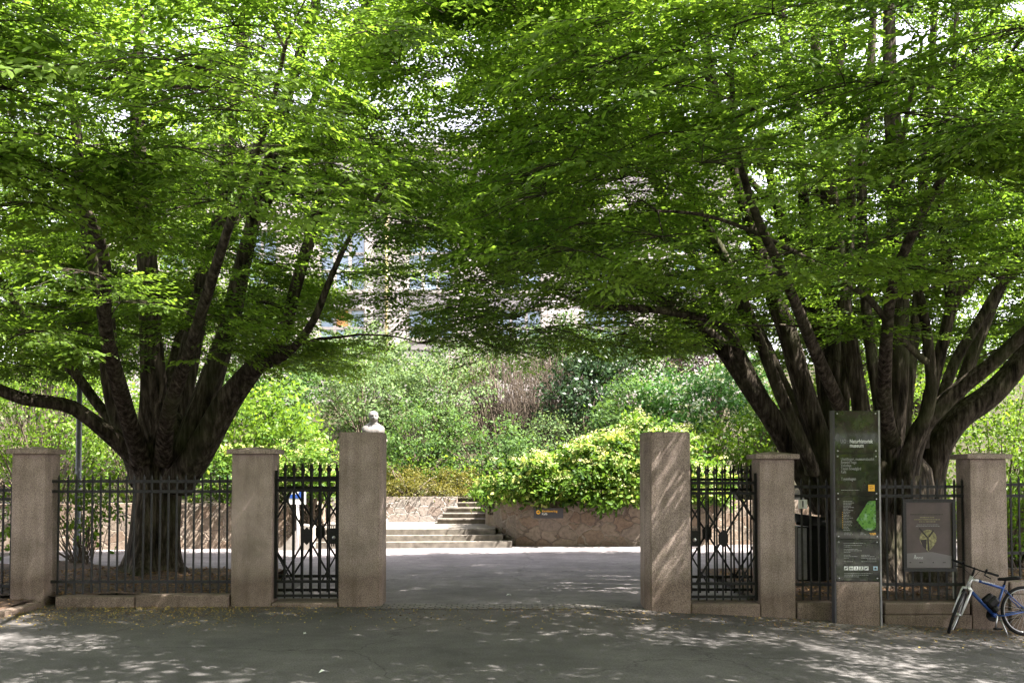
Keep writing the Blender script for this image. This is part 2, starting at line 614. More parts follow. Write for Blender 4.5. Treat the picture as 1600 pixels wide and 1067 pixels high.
SHADE = [
    ("tall leafy street tree overhanging the road from the viewer's pavement, opposite the stout bole", -6.5, -1.8, 201, 5.5, 13, 7.9, 12.5, 200),
    ("tall leafy street tree overhanging the road from the viewer's pavement, opposite the open gateway", 3.2, -2.0, 202, 5.5, 13, 8.0, 13, 250),
    ("tall leafy street tree overhanging the road from the viewer's pavement, opposite the bicycle", 12.5, -1.8, 203, 5.5, 12.5, 7.9, 13, 170),
]
M['townwall'] = plain('pink_render', (0.23, 0.15, 0.125), 0.9, 0, 0.15, 2)
# ------------------------------------------------------------------ ground sheets
def sheet(name, xs, ys, zf, mat, kind="structure", skip=None):
    mb = MB()
    nx, ny = len(xs), len(ys)
    vs = [(x, y, zf(x, y)) for y in ys for x in xs]
    fs = []
    for j in range(ny - 1):
        for i in range(nx - 1):
            if skip and skip((xs[i] + xs[i + 1]) / 2, (ys[j] + ys[j + 1]) / 2):
                continue
            fs.append((j * nx + i, j * nx + i + 1, (j + 1) * nx + i + 1, (j + 1) * nx + i))
    mb.add(vs, fs, 0, True)
    o = mb.build(name, mat)
    tag(o, None, None, None, kind)
    return o


def lin(a, b, n):
    return [a + (b - a) * i / (n - 1) for i in range(n)]


xs_wide = [-600, -200, -80, -40, -20] + lin(-14, 14, 57) + [20, 40, 80, 200, 600]
ys_wide = [-600, -200, -80, -30, -10] + lin(0, 12, 13) + lin(12.5, 16, 15) + lin(17, 27, 11) + [40, 80, 200, 600]
sheet("street", xs_wide, ys_wide, zg, M['asphalt'])
# paved court behind the gate
sheet("forecourt", lin(-11, 11, 45), [14.25, 14.5, 14.75, 15, 15.25, 15.5, 15.75, 16] + lin(17, 26, 10), lambda x, y: zg(x, y) + 0.004, M['forecourt'],
      skip=lambda x, y: (x < -3.4 and y < 18.0 + 0.35 * (x + 3.4) * -1 * 0) or (x > 3.6 and y < 18.5))
sheet("sett_strip", lin(-2, 2, 9), [13.75, 14.0, 14.25], lambda x, y: zg(x, y) + 0.008, M['setts'])
sheet("sett_apron", lin(4.0, 5.5, 4), [13.25, 13.5, 13.75, 14.0], lambda x, y: zg(x, y) + 0.004, M['setts'])


def zbed_l(x, y):
    t = math.hypot(x + 5.9, y - 16.3)
    return 0.16 + 0.14 * math.exp(-(t / 1.2) ** 2) + 0.03 * math.sin(x * 2.1) * math.cos(y * 1.7) + 0.02 * math.sin(5 * x + 3 * y)


def edge_l(x):
    return 17.6 - 0.55 * max(0, x + 6.0)


def zbed_r(x, y):
    t = math.hypot(x - 6.1, y - 16.4)
    return 0.07 + 0.12 * math.exp(-(t / 1.6) ** 2) + 0.025 * math.sin(x * 2.3) * math.cos(y * 1.9)


def bed(name, x0, x1, y0, y1, zf, nx=50, ny=24, tap=None):
    mb = MB()
    vs = []
    for j in range(ny):
        for i in range(nx):
            x = x0 + (x1 - x0) * i / (nx - 1)
            ye = tap(x) if tap else y1
            y = y0 + (ye - y0) * j / (ny - 1)
            e = min(j / 1.0, (ny - 1 - j) / 4.0, 1.0)
            vs.append((x, y, zf(x, y) if 0 < j < ny - 1 else (zf(x, y) - 0.02 if j == 0 else zg(x, y) - 0.03)))
    fs = [(j * nx + i, j * nx + i + 1, (j + 1) * nx + i + 1, (j + 1) * nx + i) for j in range(ny - 1) for i in range(nx - 1)]
    mb.add(vs, fs, 0, True)
    return tag(mb.build(name, M['soil']), None, None, None, "structure")


bed("soil_bed", -3.95, -14, 14.12, 18.3, zbed_l, tap=lambda x: 17.5 if x > -5.4 else 17.5 + min(1.6, (-5.4 - x) * 0.55))
bed("soil_bed", 3.5, 14, 14.15, 19.0, zbed_r)
# soil running forward outside the corner pillar, on the far side of its kerb
mb = MB()
xs = lin(-14, -6.72, 20)
ys = lin(9.0, 14.1, 14)
vs = [(x, y, 0.055 + 0.04 * sstep(12.5, 14.2, y) + 0.015 * math.sin(4 * x + 3 * y)) for y in ys for x in xs]
mb.add(vs, [(j * 20 + i, j * 20 + i + 1, (j + 1) * 20 + i + 1, (j + 1) * 20 + i) for j in range(13) for i in range(19)], 0, True)
tag(mb.build("soil_bed", M['soil']), None, None, None, "structure")


def kerb(x0, x1, y0, y1, z0, z1, rz=0, name="kerb"):
    mb = MB().box(x0, x1, y0, y1, z0, z1, ch=0.018)
    o = mb.build(name, M['granite'], origin=((x0 + x1) / 2, (y0 + y1) / 2, z0))
    tag(o, None, None, None, "structure")
    return o


kerb(-6.36, -5.26, 13.92, 14.2, -0.1, 0.145)
kerb(-5.25, -3.96, 13.93, 14.2, -0.1, 0.165)
k = kerb(-6.76, -6.58, 11.6, 13.9, -0.1, 0.075)
k.rotation_euler.z = R(-3)
k = kerb(-6.9, -6.72, 9.0, 11.58, -0.1, 0.07)
k.rotation_euler.z = R(-3)

# bank behind the walls
sheet("hill", lin(-45, -6, 27) + [-5.25, -4, -2.5, -1.2, -.4, .5] + lin(2, 45, 29), [25.1, 26, 27, 28.3] + lin(29, 62, 34), zhill, M['hillsoil'],
      skip=lambda x, y: (-5.25 < x < -.4 and y < 28.3) or (y < 26 and x > 5) or (y < 27 and x > 10))

# ------------------------------------------------------------------ pillars
PIL = "granite pillars along the fence"


def cap_pillar(x0, x1, y0, d, zb, zt, zp, label):
    w = x1 - x0
    e = empty("capped_pillar", ((x0 + x1) / 2, y0 + d / 2, zb), 0, label, "pillar", PIL)
    h = zt - zb
    mb = MB().box(-w / 2, w / 2, -d / 2, d / 2, -0.12, h, ch=0.012)
    mb.build("shaft", M['granite'], e)
    o = 0.062
    mb = MB().box(-w / 2 - o, w / 2 + o, -d / 2 - o, d / 2 + o, h + 0.002, h + 0.072, ch=0.012)
    a = w / 2 + o - 0.014
    c = d / 2 + o - 0.014
    p = zp - zb
    vs = [(-a, -c, h + 0.07), (a, -c, h + 0.07), (a, c, h + 0.07), (-a, c, h + 0.07), (-0.04, 0, p), (0.04, 0, p)]
    mb.add(vs, [(0, 1, 5, 4), (1, 2, 5), (2, 3, 4, 5), (3, 0, 4)])
    mb.build("cap_stone", M['granite'], e)
    return e


cap_pillar(-7.03, -6.56, 14.0, 0.46, -0.05, 2.13, 2.24, "capped granite pillar standing at the corner of the kerb, its foot sunk in soil")
cap_pillar(-3.94, -3.37, 14.0, 0.42, -0.06, 2.13, 2.235, "capped granite pillar between the tree trunk fence and the gate below the bust")
cap_pillar(3.48, 3.97, 14.0, 0.46, -0.26, 2.06, 2.17, "capped granite pillar beside the house number plate and the iron gate")
cap_pillar(6.44, 6.95, 14.0, 0.46, -0.36, 2.06, 2.155, "capped granite pillar with the bicycle leaning in front of it")


def gate_pillar(x0, x1, y0, d, zb, zt, label, ch):
    w = x1 - x0
    h = zt - zb
    mb = MB()
    # chamfered inner edge on the passage side
    hw, hd = w / 2, d / 2
    poly = [(-hw, -hd), (hw, -hd), (hw, hd), (-hw, hd)]
    if ch > 0:
        poly = [(-hw, -hd), (hw - 0.045, -hd), (hw, -hd + 0.07), (hw, hd), (-hw, hd)]
    elif ch < 0:
        poly = [(-hw + 0.07, -hd), (hw, -hd), (hw, hd), (-hw, hd), (-hw, -hd + 0.12)]
    bm = bmesh.new()
    lo = [bm.verts.new((p[0], p[1], -0.15)) for p in poly]
    hi = [bm.verts.new((p[0], p[1], h)) for p in poly]
    bm.faces.new(lo[::-1])
    bm.faces.new(hi)
    n = len(poly)
    for i in range(n):
        bm.faces.new((lo[i], lo[(i + 1) % n], hi[(i + 1) % n], hi[i]))
    bmesh.ops.bevel(bm, geom=bm.edges[:], offset=0.016, segments=2, affect='EDGES')
    me = bpy.data.meshes.new("gate_pillar")
    bm.to_mesh(me)
    bm.free()
    me.materials.append(M['granite'])
    o = link_mesh("gate_pillar", me)
    o.location = ((x0 + x1) / 2, y0 + hd, zb)
    return tag(o, label, "pillar", "tall uncapped gate pillars", "thing")


gate_pillar(-2.43, -1.83, 13.98, 0.55, -0.02, 2.44, "tall uncapped granite gate pillar with the marble bust showing above it", 1)
gate_pillar(1.86, 2.49, 13.9, 0.6, -0.10, 2.44, "tall uncapped granite gate pillar in front of the flowering hydrangea", -1)


# ------------------------------------------------------------------ plinth under the right-hand fence
def plinth(x0, x1, zt, label, courses=2):
    z0 = zg((x0 + x1) / 2, 13.9) - 0.15
    e = empty("granite_plinth", ((x0 + x1) / 2, 14.1, z0), 0, label, "plinth", "granite plinths under the railings")
    h = zt - z0
    w = (x1 - x0) / 2
    mid = h - 0.17
    if courses == 2:
        MB().box(-w, w, -0.13, 0.2, 0, mid, ch=0.012).build("lower_course", M['granite'], e)
        MB().box(-w + 0.01, w - 0.012, -0.115, 0.2, mid + 0.003, h, ch=0.02).build("upper_course", M['granite'], e)
    else:
        MB().box(-w, w, -0.12, 0.2, 0, h, ch=0.02).build("lower_course", M['granite'], e)
    return e


plinth(3.99, 4.52, 0.055, "short granite plinth under the railing below the house number plate", 1)
plinth(5.2, 6.42, 0.055, "two course granite plinth under the railing below the framed poster")
plinth(6.97, 9.6, 0.34, "taller granite plinth under the railing beyond the bicycle")
# threshold steps under the two side gates
for (x0, x1, z0, z1, lb) in ((-3.36, -2.44, -0.1, 0.055, "worn flush stone threshold under the gate below the bust"),
                             (2.5, 3.47, -0.4, 0.04, "raised granite threshold step under the gate beside the number plate")):
    mb = MB().box(x0, x1, 13.97, 14.5, z0, z1, ch=0.02)
    tag(mb.build("threshold_step", M['granite'], origin=((x0 + x1) / 2, 14.2, z0)), lb, "threshold", None, "thing")

# ------------------------------------------------------------------ railings
RAIL = "iron railings between the pillars"


def picket_mesh(h, w, spear=0.0):
    mb = MB()
    mb.box(-w / 2, w / 2, -w / 2, w / 2, 0, h - 0.05)
    s = w / 2
    mb.add([(-s, -s, h - 0.05), (s, -s, h - 0.05), (s, s, h - 0.05), (-s, s, h - 0.05), (0, 0, h)], [(0, 1, 4), (1, 2, 4), (2, 3, 4), (3, 0, 4)])
    if spear:
        q = 0.032
        zc = h - spear
        mb.add([(0, 0, zc - 0.05), (-q, 0, zc), (0, -q * .6, zc), (q, 0, zc), (0, q * .6, zc), (0, 0, zc + 0.05)],
               [(0, 2, 1), (0, 3, 2), (0, 4, 3), (0, 1, 4), (5, 1, 2), (5, 2, 3), (5, 3, 4), (5, 4, 1)])
    return mb


def railing(x0, x1, y, zbar0, zbar1, rails, step, label, first=None):
    e = empty("iron_railing", ((x0 + x1) / 2, y, zbar0), 0, label, "railing", RAIL)
    w = (x1 - x0) / 2
    for rz in rails:
        MB().box(-w, w, -0.012, 0.012, rz - zbar0 - 0.021, rz - zbar0 + 0.021).build("rail", M['iron_grey'], e)
    n = int((x1 - x0 - 0.06) / step)
    off = (x1 - x0 - n * step) / 2
    proto = picket_mesh(zbar1 - zbar0, 0.024).build("picket", M['iron_grey'], e)
    proto.location = (-w + off, 0, 0)
    for i in range(1, n + 1):
        c = proto.copy()
        COL.objects.link(c)
        c.parent = e
        c.location = (-w + off + i * step, 0, 0)
        c.rotation_euler = (0, R(rng.normal(0, 0.25)), 0)
    return e


railing(-6.62, -3.9, 14.22, 0.14, 1.85, (1.747, 1.603, 0.323), 0.1205, "long iron railing in front of the trunk with the single stout bole")
railing(-9.6, -6.98, 14.24, 0.05, 1.73, (1.62, 1.49, 0.26), 0.1205, "iron railing running out of the photo beyond the corner pillar")
railing(3.94, 6.5, 14.22, 0.05, 1.795, (1.67, 1.54, 0.285), 0.1205, "iron railing behind the museum sign and the framed poster")
railing(6.93, 9.6, 14.22, 0.36, 1.83, (1.70, 1.54, 0.73), 0.115, "short iron railing on the taller plinth beyond the bicycle")

# ------------------------------------------------------------------ gates
def gate_leaf(name, x0, x1, y, dz, rails, zb, zt, nx_, label, lock_at, group):
    e = empty(name, ((x0 + x1) / 2, y, zb + dz), 0, label, "gate", group)
    w = (x1 - x0) / 2
    for rz in rails:
        MB().box(-w, w, -0.014, 0.014, rz - zb - 0.02, rz - zb + 0.02).build("rail", M['iron'], e)
    for s in (-1, 1):
        st = MB().box(-0.018, 0.018, -0.017, 0.017, 0.0, zt - zb - 0.12).build("stile", M['iron'], e)
        st.location = (s * (w - 0.018), 0, 0)
    n = round((x1 - x0 - 0.04) / 0.122)
    stp = (x1 - x0 - 0.04) / n
    proto = None
    for i in range(1, n):
        if proto is None:
            proto = picket_mesh(zt - zb, 0.022, 0.11).build("picket", M['iron'], e)
            c = proto
        else:
            c = proto.copy()
            COL.objects.link(c)
            c.parent = e
        c.location = (-w + 0.02 + i * stp, 0, 0)
    za, zc = rails[1] - zb - 0.02, rails[2] - zb + 0.02
    if nx_ == 1:
        cs = [0.0]
        hw = w * 0.78
    else:
        cs = [-w * 0.52, w * 0.52]
        hw = w * 0.5
    zm = (za + zc) / 2
    for c in cs:
        for s in (-1, 1):
            MB().bar((c - hw, -0.02, zm + s * (za - zm)), (c + hw, -0.02, zm - s * (za - zm)), 0.026, 0.012).build("diagonal_brace", M['iron'], e)
        q = 0.085
        MB().prism([(c, zm + q * 1.5), (c + q * .8, zm + q * .65), (c + q * .8, zm - q * .65), (c, zm - q * 1.5), (c - q * .8, zm - q * .65), (c - q * .8, zm + q * .65)], -0.045, -0.027).build("lozenge_plate", M['iron'], e)
    if nx_ == 1:
        # side diamonds that meet the stiles
        for s in (-1, 1):
            a = w - 0.02
            MB().bar((s * (hw * 0.62), -0.021, za - 0.0), (s * a, -0.021, zm + 0.22), 0.022, 0.008).build("diagonal_brace", M['iron'], e)
            MB().bar((s * (hw * 0.62), -0.021, zc + 0.0), (s * a, -0.021, zm - 0.22), 0.022, 0.008).build("diagonal_brace", M['iron'], e)
    if lock_at:
        s = lock_at
        lx = s * (w - 0.075)
        lz = zm + 0.0
        mb = MB().box(lx - 0.075, lx + 0.07, -0.055, -0.018, lz - 0.11, lz + 0.11)
        for k_ in range(5):
            xx = lx - 0.06 + k_ * 0.028
            mb.box(xx - 0.006, xx + 0.006, -0.05, -0.02, lz + 0.111, lz + 0.145)
            mb.box(xx - 0.006, xx + 0.006, -0.05, -0.02, lz - 0.145, lz - 0.111)
        lk = mb.build("lock_box", M['iron'], e)
        kb = MB()
        kb.lathe([(0.0, 0.0), (0.026, 0.0), (0.026, 0.012), (0.012, 0.02), (0.0, 0.02)], 14)
        ko = kb.build("knob", M['alu'], lk)
        ko.rotation_euler = (R(90), 0, 0)
        ko.location = (lx + s * 0.0, -0.056, lz - 0.02)
    return e


GF = "iron pedestrian gates"
GB = "folded back driveway gate leaves"
gate_leaf("side_gate", -3.36, -2.44, 14.14, 0, (1.765, 1.62, 0.335, 0.135), 0.10, 2.02, 1, "closed iron pedestrian gate with lozenge plate and lock, beneath the marble bust", 1, GF)
gate_leaf("side_gate", 2.5, 3.47, 14.14, 0, (1.725, 1.58, 0.305, 0.12), 0.07, 1.985, 1, "closed iron pedestrian gate with lozenge plate, between hydrangea and house number", -1, GF)
gate_leaf("driveway_gate", -3.98, -2.42, 14.58, 0.03, (1.765, 1.62, 0.335, 0.135), 0.10, 2.0, 2, "driveway gate leaf folded open behind the pedestrian gate beneath the bust", 0, GB)
gate_leaf("driveway_gate", 2.48, 4.02, 14.62, 0.045, (1.725, 1.58, 0.305, 0.12), 0.07, 1.965, 2, "driveway gate leaf folded open behind the pedestrian gate near the house number", 0, GB)

# ------------------------------------------------------------------ retaining walls and steps
YW = 24.45
FC = 0.055   # court level at the wall


def wall_poly(name, pts, z0, z1, thick, mat, label, cap=None):
    """wall along a plan polyline; thickness goes to the far side"""
    e = empty(name, (pts[0][0], pts[0][1], z0), 0, label, "wall")
    P = [Vector((p[0] - pts[0][0], p[1] - pts[0][1])) for p in pts]
    nrm = []
    for i in range(len(P)):
        a = P[max(0, i - 1)]
        b = P[min(len(P) - 1, i + 1)]
        t = (b - a).normalized()
        nrm.append(Vector((-t.y, t.x)))
    mb = MB()
    n = len(P)
    vs = []
    for p, q in zip(P, nrm):
        c = p + q * thick
        vs += [(p.x, p.y, -0.2), (p.x + q.x * 0.05, p.y + q.y * 0.05, z1 - z0), (c.x, c.y, z1 - z0), (c.x, c.y, -0.2)]
    fs = []
    for i in range(n - 1):
        for k_ in range(4):
            fs.append((i * 4 + k_, i * 4 + (k_ + 1) % 4, (i + 1) * 4 + (k_ + 1) % 4, (i + 1) * 4 + k_))
    fs += [(0, 1, 2, 3), ((n - 1) * 4 + 3, (n - 1) * 4 + 2, (n - 1) * 4 + 1, (n - 1) * 4)]
    mb.add(vs, fs)
    mb.build("masonry", mat, e)
    return e


xa = lambda px, Y: (px - 800) / F_PX * Y
wall_poly("retaining_wall", [(xa(757, 28.8), 28.8), (xa(757, 27), 26.9), (xa(765, 26), 25.9), (xa(783, 25), 25.0), (xa(806, 24.6), 24.62), (xa(840, 24.5), 24.5), (3.2, 24.6), (6.4, 25.2), (12, 27)], FC, 1.14, 0.6,
          M['rubble'], "brown rubble retaining wall beneath the pale flowering hydrangea")
wall_poly("retaining_wall", [(-14, 22.6), (-10, 23.3), (-7.6, 23.7), (-6.2, 23.9), (-5.35, 24.0), (-5.2, 25.2), (-5.2, 28)], FC, 1.12, 0.6,
          M['rubble'], "brown rubble retaining wall beyond the tree trunk and its railing")
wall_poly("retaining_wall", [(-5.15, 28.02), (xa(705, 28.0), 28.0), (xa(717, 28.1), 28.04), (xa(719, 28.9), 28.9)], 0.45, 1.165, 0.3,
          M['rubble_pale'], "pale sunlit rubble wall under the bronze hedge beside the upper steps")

e = empty("lower_steps", (-2.5, 24.5, FC), 0, "wide curved stone steps rising from the court to the landing", "steps")
zs = [0.0, 0.135, 0.27, 0.405]
for i in range(3):
    yb = 23.75 + 0.33 * i
    xr = [xa(800, 24), xa(786, 24.3), xa(774, 24.6)][i]
    mb = MB()
    poly = []
    n = 16
    for k_ in range(n + 1):
        t = k_ / n
        x = -5.3 + (xr + 5.3) * t
        poly.append((x, yb + 0.35 * t * t * (1 if i < 2 else .8)))
    back = 28.4 if i == 2 else yb + 0.9
    poly2 = [(p[0], p[1]) for p in poly] + [(xr, back), (-5.3, back)]
    bm = bmesh.new()
    lo = [bm.verts.new((p[0] + 2.5, p[1] - 24.5, zs[i] + (0.001 if i else -0.1))) for p in poly2]
    hi = [bm.verts.new((p[0] + 2.5, p[1] - 24.5, zs[i + 1])) for p in poly2]
    bm.faces.new(lo[::-1])
    bm.faces.new(hi)
    for k_ in range(len(poly2)):
        j = (k_ + 1) % len(poly2)
        bm.faces.new((lo[k_], lo[j], hi[j], hi[k_]))
    bmesh.ops.recalc_face_normals(bm, faces=bm.faces[:])
    me = bpy.data.meshes.new("step")
    bm.to_mesh(me)
    bm.free()
    me.materials.append(M['step'])
    link_mesh("step" if i < 2 else "landing", me, e)
e = empty("upper_steps", (-1.2, 27, 0.46), 0, "five dark stone steps climbing between pale wall and hydrangea", "steps")
for i in range(5):
    yb = 26.98 + 0.36 * i
    xl = xa([685, 693, 701, 709, 717][i], 27.3 + .36 * i)
    z1 = 0.137 * (i + 1)
    mb = MB().box(xl + 1.2, 0.1 + 1.2 - 0.35, yb - 27 + 0.03, yb - 27 + 0.6, z1 - 0.2 if i else -0.05, z1 - 0.045)
    mb.box(xl + 1.2 - 0.02, 0.1 + 1.2 - 0.35, yb - 27, yb - 27 + 0.61, z1 - 0.043, z1, ch=0.008)
    mb.build("step", M['step'], e)
# sloping pale cheek stone at the end of the lower steps
mb = MB().prism([(-0.45, 0), (0.36, 0), (0.36, 0.56), (0.1, 0.6), (-0.3, 0.12)], -0.25, 0.25)
o = mb.build("cheek_stone", M['pale_stone'])
o.location = (xa(468, 23.6), 23.55, FC - 0.02)
tag(o, "pale sloping stone block at the end of the lower steps behind the gate", "stone block", None, "thing")

# ------------------------------------------------------------------ bust and pedestal
bx = xa(583, 26)
e = empty("bust_pedestal", (bx, 26.0, 0.455), 0, "tall slim pale pedestal carrying the marble bust, mostly behind the gate pillar", "pedestal")
MB().box(-0.36, 0.36, -0.36, 0.36, 0, 0.16, ch=0.015).build("base_block", M['pale_stone'], e)
MB().box(-0.29, 0.29, -0.29, 0.29, 0.162, 2.2, ch=0.012).build("shaft", M['pale_stone'], e)
MB().box(-0.33, 0.33, -0.33, 0.33, 2.202, 2.27, ch=0.012).build("cap_stone", M['pale_stone'], e)


def bust():
    # stacked rings: (z, half width, half depth, forward offset, squareness)
    rings = [(0.0, .13, .12, 0, 2), (.05, .15, .13, 0, 2), (.07, .23, .16, 0, 2.4), (.12, .29, .17, 0, 2.6), (.22, .325, .18, -.01, 2.7), (.30, .325, .17, 0, 2.6), (.36, .29, .15, .01, 2.4),
             (.405, .21, .125, .015, 2.2), (.435, .12, .10, .01, 2), (.46, .088, .092, .0, 2), (.49, .08, .088, -.01, 2), (.515, .083, .098, -.022, 2), (.535, .09, .118, -.035, 2), (.56, .098, .128, -.04, 2.1),
             (.59, .105, .13, -.038, 2.1), (.62, .109, .133, -.032, 2.1), (.655, .112, .136, -.028, 2.1), (.69, .114, .137, -.02, 2.1), (.72, .112, .134, -.012, 2.1), (.755, .102, .122, -.004, 2), (.785, .08, .098, 0, 2), (.805, .05, .06, 0, 2), (.812, .01, .012, 0, 2)]
    n = 40
    vs = []
    rings = [(z, a * (1.42 if .43 < z < .52 else 1.2 if z > .43 else 1), b_ * (1.25 if .43 < z < .52 else 1.12 if z > .43 else 1), o, p) for (z, a, b_, o, p) in rings]
    # refine in z
    fine = []
    for i in range(len(rings) - 1):
        for t in (0, .5):
            fine.append(tuple(rings[i][k] * (1 - t) + rings[i + 1][k] * t for k in range(5)))
    fine.append(rings[-1])
    for (z, a, b_, off, p) in fine:
        for k in range(n):
            th = 2 * math.pi * k / n
            c, s = math.cos(th), math.sin(th)
            x = a * math.copysign(abs(c) ** (2 / p), c)
            y = b_ * math.copysign(abs(s) ** (2 / p), s) + off
            if y < off:   # face side is -y
                fr = max(0, -s)
                g = lambda zc, w, xs_, xc=0: math.exp(-((z - zc) / w) ** 2 - ((abs(x) - xc) / xs_) ** 2)
                y -= .05 * g(.622, .022, .016) + .02 * g(.65, .03, .012)      # nose
                y -= .032 * g(.683, .012, .05, .03)                             # brow
                y += .036 * g(.660, .014, .018, .04)                            # eye sockets
                y -= .042 * g(.592, .012, .04)                                  # moustache
                y += .02 * g(.575, .006, .03)                                  # mouth
                y -= .014 * g(.548, .014, .03)                                  # chin
                y += .035 * g(.33, .09, .02, .06 + (.36 - z) * -.2)             # lapels
                y -= .025 * g(.30, .10, .02, .11)
            if .60 < z < .67 and abs(s) < .35:
                x += math.copysign(.018 * math.exp(-((z - .636) / .024) ** 2), c)   # ears
            if z > .70:
                x *= 1 + .03 * math.sin(9 * th + z * 60)
                y += .004 * math.sin(11 * th - z * 80)
            vs.append((x, y, z))
    fs = []
    m_ = len(fine)
    for i in range(m_ - 1):
        for k in range(n):
            k2 = (k + 1) % n
            fs.append((i * n + k, i * n + k2, (i + 1) * n + k2, (i + 1) * n + k))
    fs += [list(range(n))[::-1], [(m_ - 1) * n + k for k in range(n)]]
    mb = MB().add(vs, fs, 0, True)
    return mb.build("marble_bust", M['marble'])


o = bust()
o.location = (bx, 26.0, 0.455 + 2.272)
o.scale = (0.92, 0.92, 0.9)
o.rotation_euler.z = R(14)
tag(o, "white marble bust of a moustached man in a coat on its pedestal", "bust", None, "thing")

# ------------------------------------------------------------------ small signs
e = empty("direction_sign", (xa(857, 24.4), 24.44, 0.86), 0, "small charcoal direction sign with amber arrow disc on the brown wall", "sign")
MB().box(-0.36, 0.36, -0.035, 0.0, -0.125, 0.125, ch=0.006).build("panel", M['charcoal'], e)
mb = MB()
mb.prism([(-0.25 + 0.052 * math.cos(2 * math.pi * i / 24), 0.025 + 0.052 * math.sin(2 * math.pi * i / 24)) for i in range(24)], -0.039, -0.0352)
ad = mb.build("arrow_disc", M['amber'], e)
mb = MB().prism([(-0.285, 0.017), (-0.25, 0.017), (-0.25, -0.004), (-0.219, 0.025), (-0.25, 0.054), (-0.25, 0.033), (-0.285, 0.033)], -0.042, -0.0392)
mb.build("arrow", M['charcoal'], ad)
text_mesh("Varelevering", 0.075, "lettering", M['amber'], e, Matrix.Translation((-0.165, -0.0375, 0.028)) @ FACE, bold=.001)
text_mesh("Kafé", 0.075, "lettering", M['text'], e, Matrix.Translation((-0.165, -0.0375, -0.042)) @ FACE, bold=.001)

e = empty("number_plate", (xa(1253.5, 14.17), 14.17, 1.425), 0, "small white house number plate reading 1 on the railing", "number plate")
MB().box(-0.064, 0.064, -0.006, 0.004, -0.064, 0.064, ch=0.003).build("plate", M['white'], e)
text_mesh("1", 0.125, "numeral", M['black'], e, Matrix.Translation((0.0, -0.0075, -0.042)) @ FACE, 'CENTER', .003)

e = empty("notice_post", (xa(466, 22.6), 22.6, FC), 0, "white posted notice board with blue print seen through the gate", "sign")
MB().tube([(0, 0, -0.05), (0, 0, 1.2)], 0.032, 10).build("post", M['white'], e)
MB().box(-0.19, 0.19, -0.045, -0.033, 1.08, 1.46).build("panel", M['white'], e)
MB().box(-0.17, 0.15, -0.05, -0.047, 1.22, 1.31).build("print_band", M['bluep'], e)
MB().prism([(0.02, 1.315), (0.15, 1.315), (0.15, 1.45), (0.09, 1.47)], -0.05, -0.047).build("print_band", M['bluep'], e)

# lamp post behind the railing
e = empty("lamp_post", (xa(123, 20.6), 20.6, 0.05), 0, "plain grey lamp post rising into the leaves behind the railing", "lamp post")
MB().tube([(0, 0, -0.05), (0, 0, 0.5), (0, 0, 0.52), (0, 0, 5.6)], [0.085, 0.085, 0.062, 0.048], 14).build("pole", M['postgrey'], e)
MB().lathe([(0.05, 5.6), (0.16, 5.66), (0.24, 5.74), (0.22, 5.86), (0.08, 5.94), (0.01, 5.95)], 18).build("lamp_head", M['postgrey'], e)

# litter bin
e = empty("litter_bin", (xa(1262, 15.7), 15.7, 0.19), R(-8), "dark litter bin with a tilted lid behind the railing and number plate", "bin")
MB().box(-0.2, 0.24, -0.2, 0.2, 0, 0.84, ch=0.02).build("body", M['black'], e)
mb = MB()
mb.box(-0.19, -0.06, -0.222, -0.202, 0.02, 0.82, ch=0.004)
mb.build("corner_panel", M['steel'], e)
lid = MB().box(-0.22, 0.27, -0.24, 0.22, 0, 0.05, ch=0.02).build("lid", M['black'], e)
lid.location = (0, 0, 0.90)
lid.rotation_euler = (R(16), R(8), 0)

# ------------------------------------------------------------------ museum sign
tx0, tx1 = xa(1303.5, 13.72), xa(1374, 13.72)
tw = tx1 - tx0
tz0 = zg(4.7, 13.7) - 0.02
tz1 = 2.73
e = empty("museum_sign", ((tx0 + tx1) / 2, 13.78, tz0), R(-1.5), "tall dark glass museum sign with map and lettering on a granite foot", "sign")
H = tz1 - tz0
zy = lambda py: CAMZ + (735 - py) * 13.7 / F_PX - tz0
MB().box(-tw / 2 + 0.015, tw / 2 - 0.015, -0.05, 0.07, -0.05, zy(908), ch=0.006).build("granite_foot", M['granite'], e)
for s in (-1, 1):
    MB().box(s * tw / 2 - 0.012, s * tw / 2 + 0.012, -0.062, 0.085, 0.0, H).build("side_rail", M['steel'] if s > 0 else M['charcoal'], e)
MB().box(-tw / 2 + 0.013, tw / 2 - 0.013, -0.035, 0.075, zy(907.5), H - 0.005).build("core", M['charcoal'], e)
ys = [907, 842, 775, 708.5, 641.5]
panels = []
for i in range(4):
    za, zb_ = zy(ys[i]) + 0.003, zy(ys[i + 1]) - 0.003
    g = MB().box(-tw / 2 + 0.014, tw / 2 - 0.014, -0.058, -0.046, za, zb_, ch=0.002).build("glass_panel", M['glass'], e)
    panels.append(g)
    for sx in (-1, 1):
        for zz in (za + 0.035, zb_ - 0.035):
            b_ = MB().lathe([(0.0, 0), (0.011, 0), (0.009, 0.006), (0.0, 0.007)], 10).build("fixing_stud", M['alu'], g)
            b_.rotation_euler = (R(90), 0, 0)
            b_.location = (sx * (tw / 2 - 0.05), -0.0585, zz)
TY = -0.0605


def tline(body, px, py, h, mat, g, bold=0.0, px1=None):
    xl = xa(px, 13.72) - (tx0 + tx1) / 2
    o = text_mesh(body, h, "lettering", mat, g, Matrix.Identity(4), bold=bold)
    k = 1.0
    if px1:
        k = (px1 - px) * 13.72 / F_PX / max(v.co.x for v in o.data.vertices)
    o.data.transform(Matrix.Translation((xl, TY, zy(py))) @ FACE @ Matrix.Diagonal((k, 1, 1, 1)))
    return o


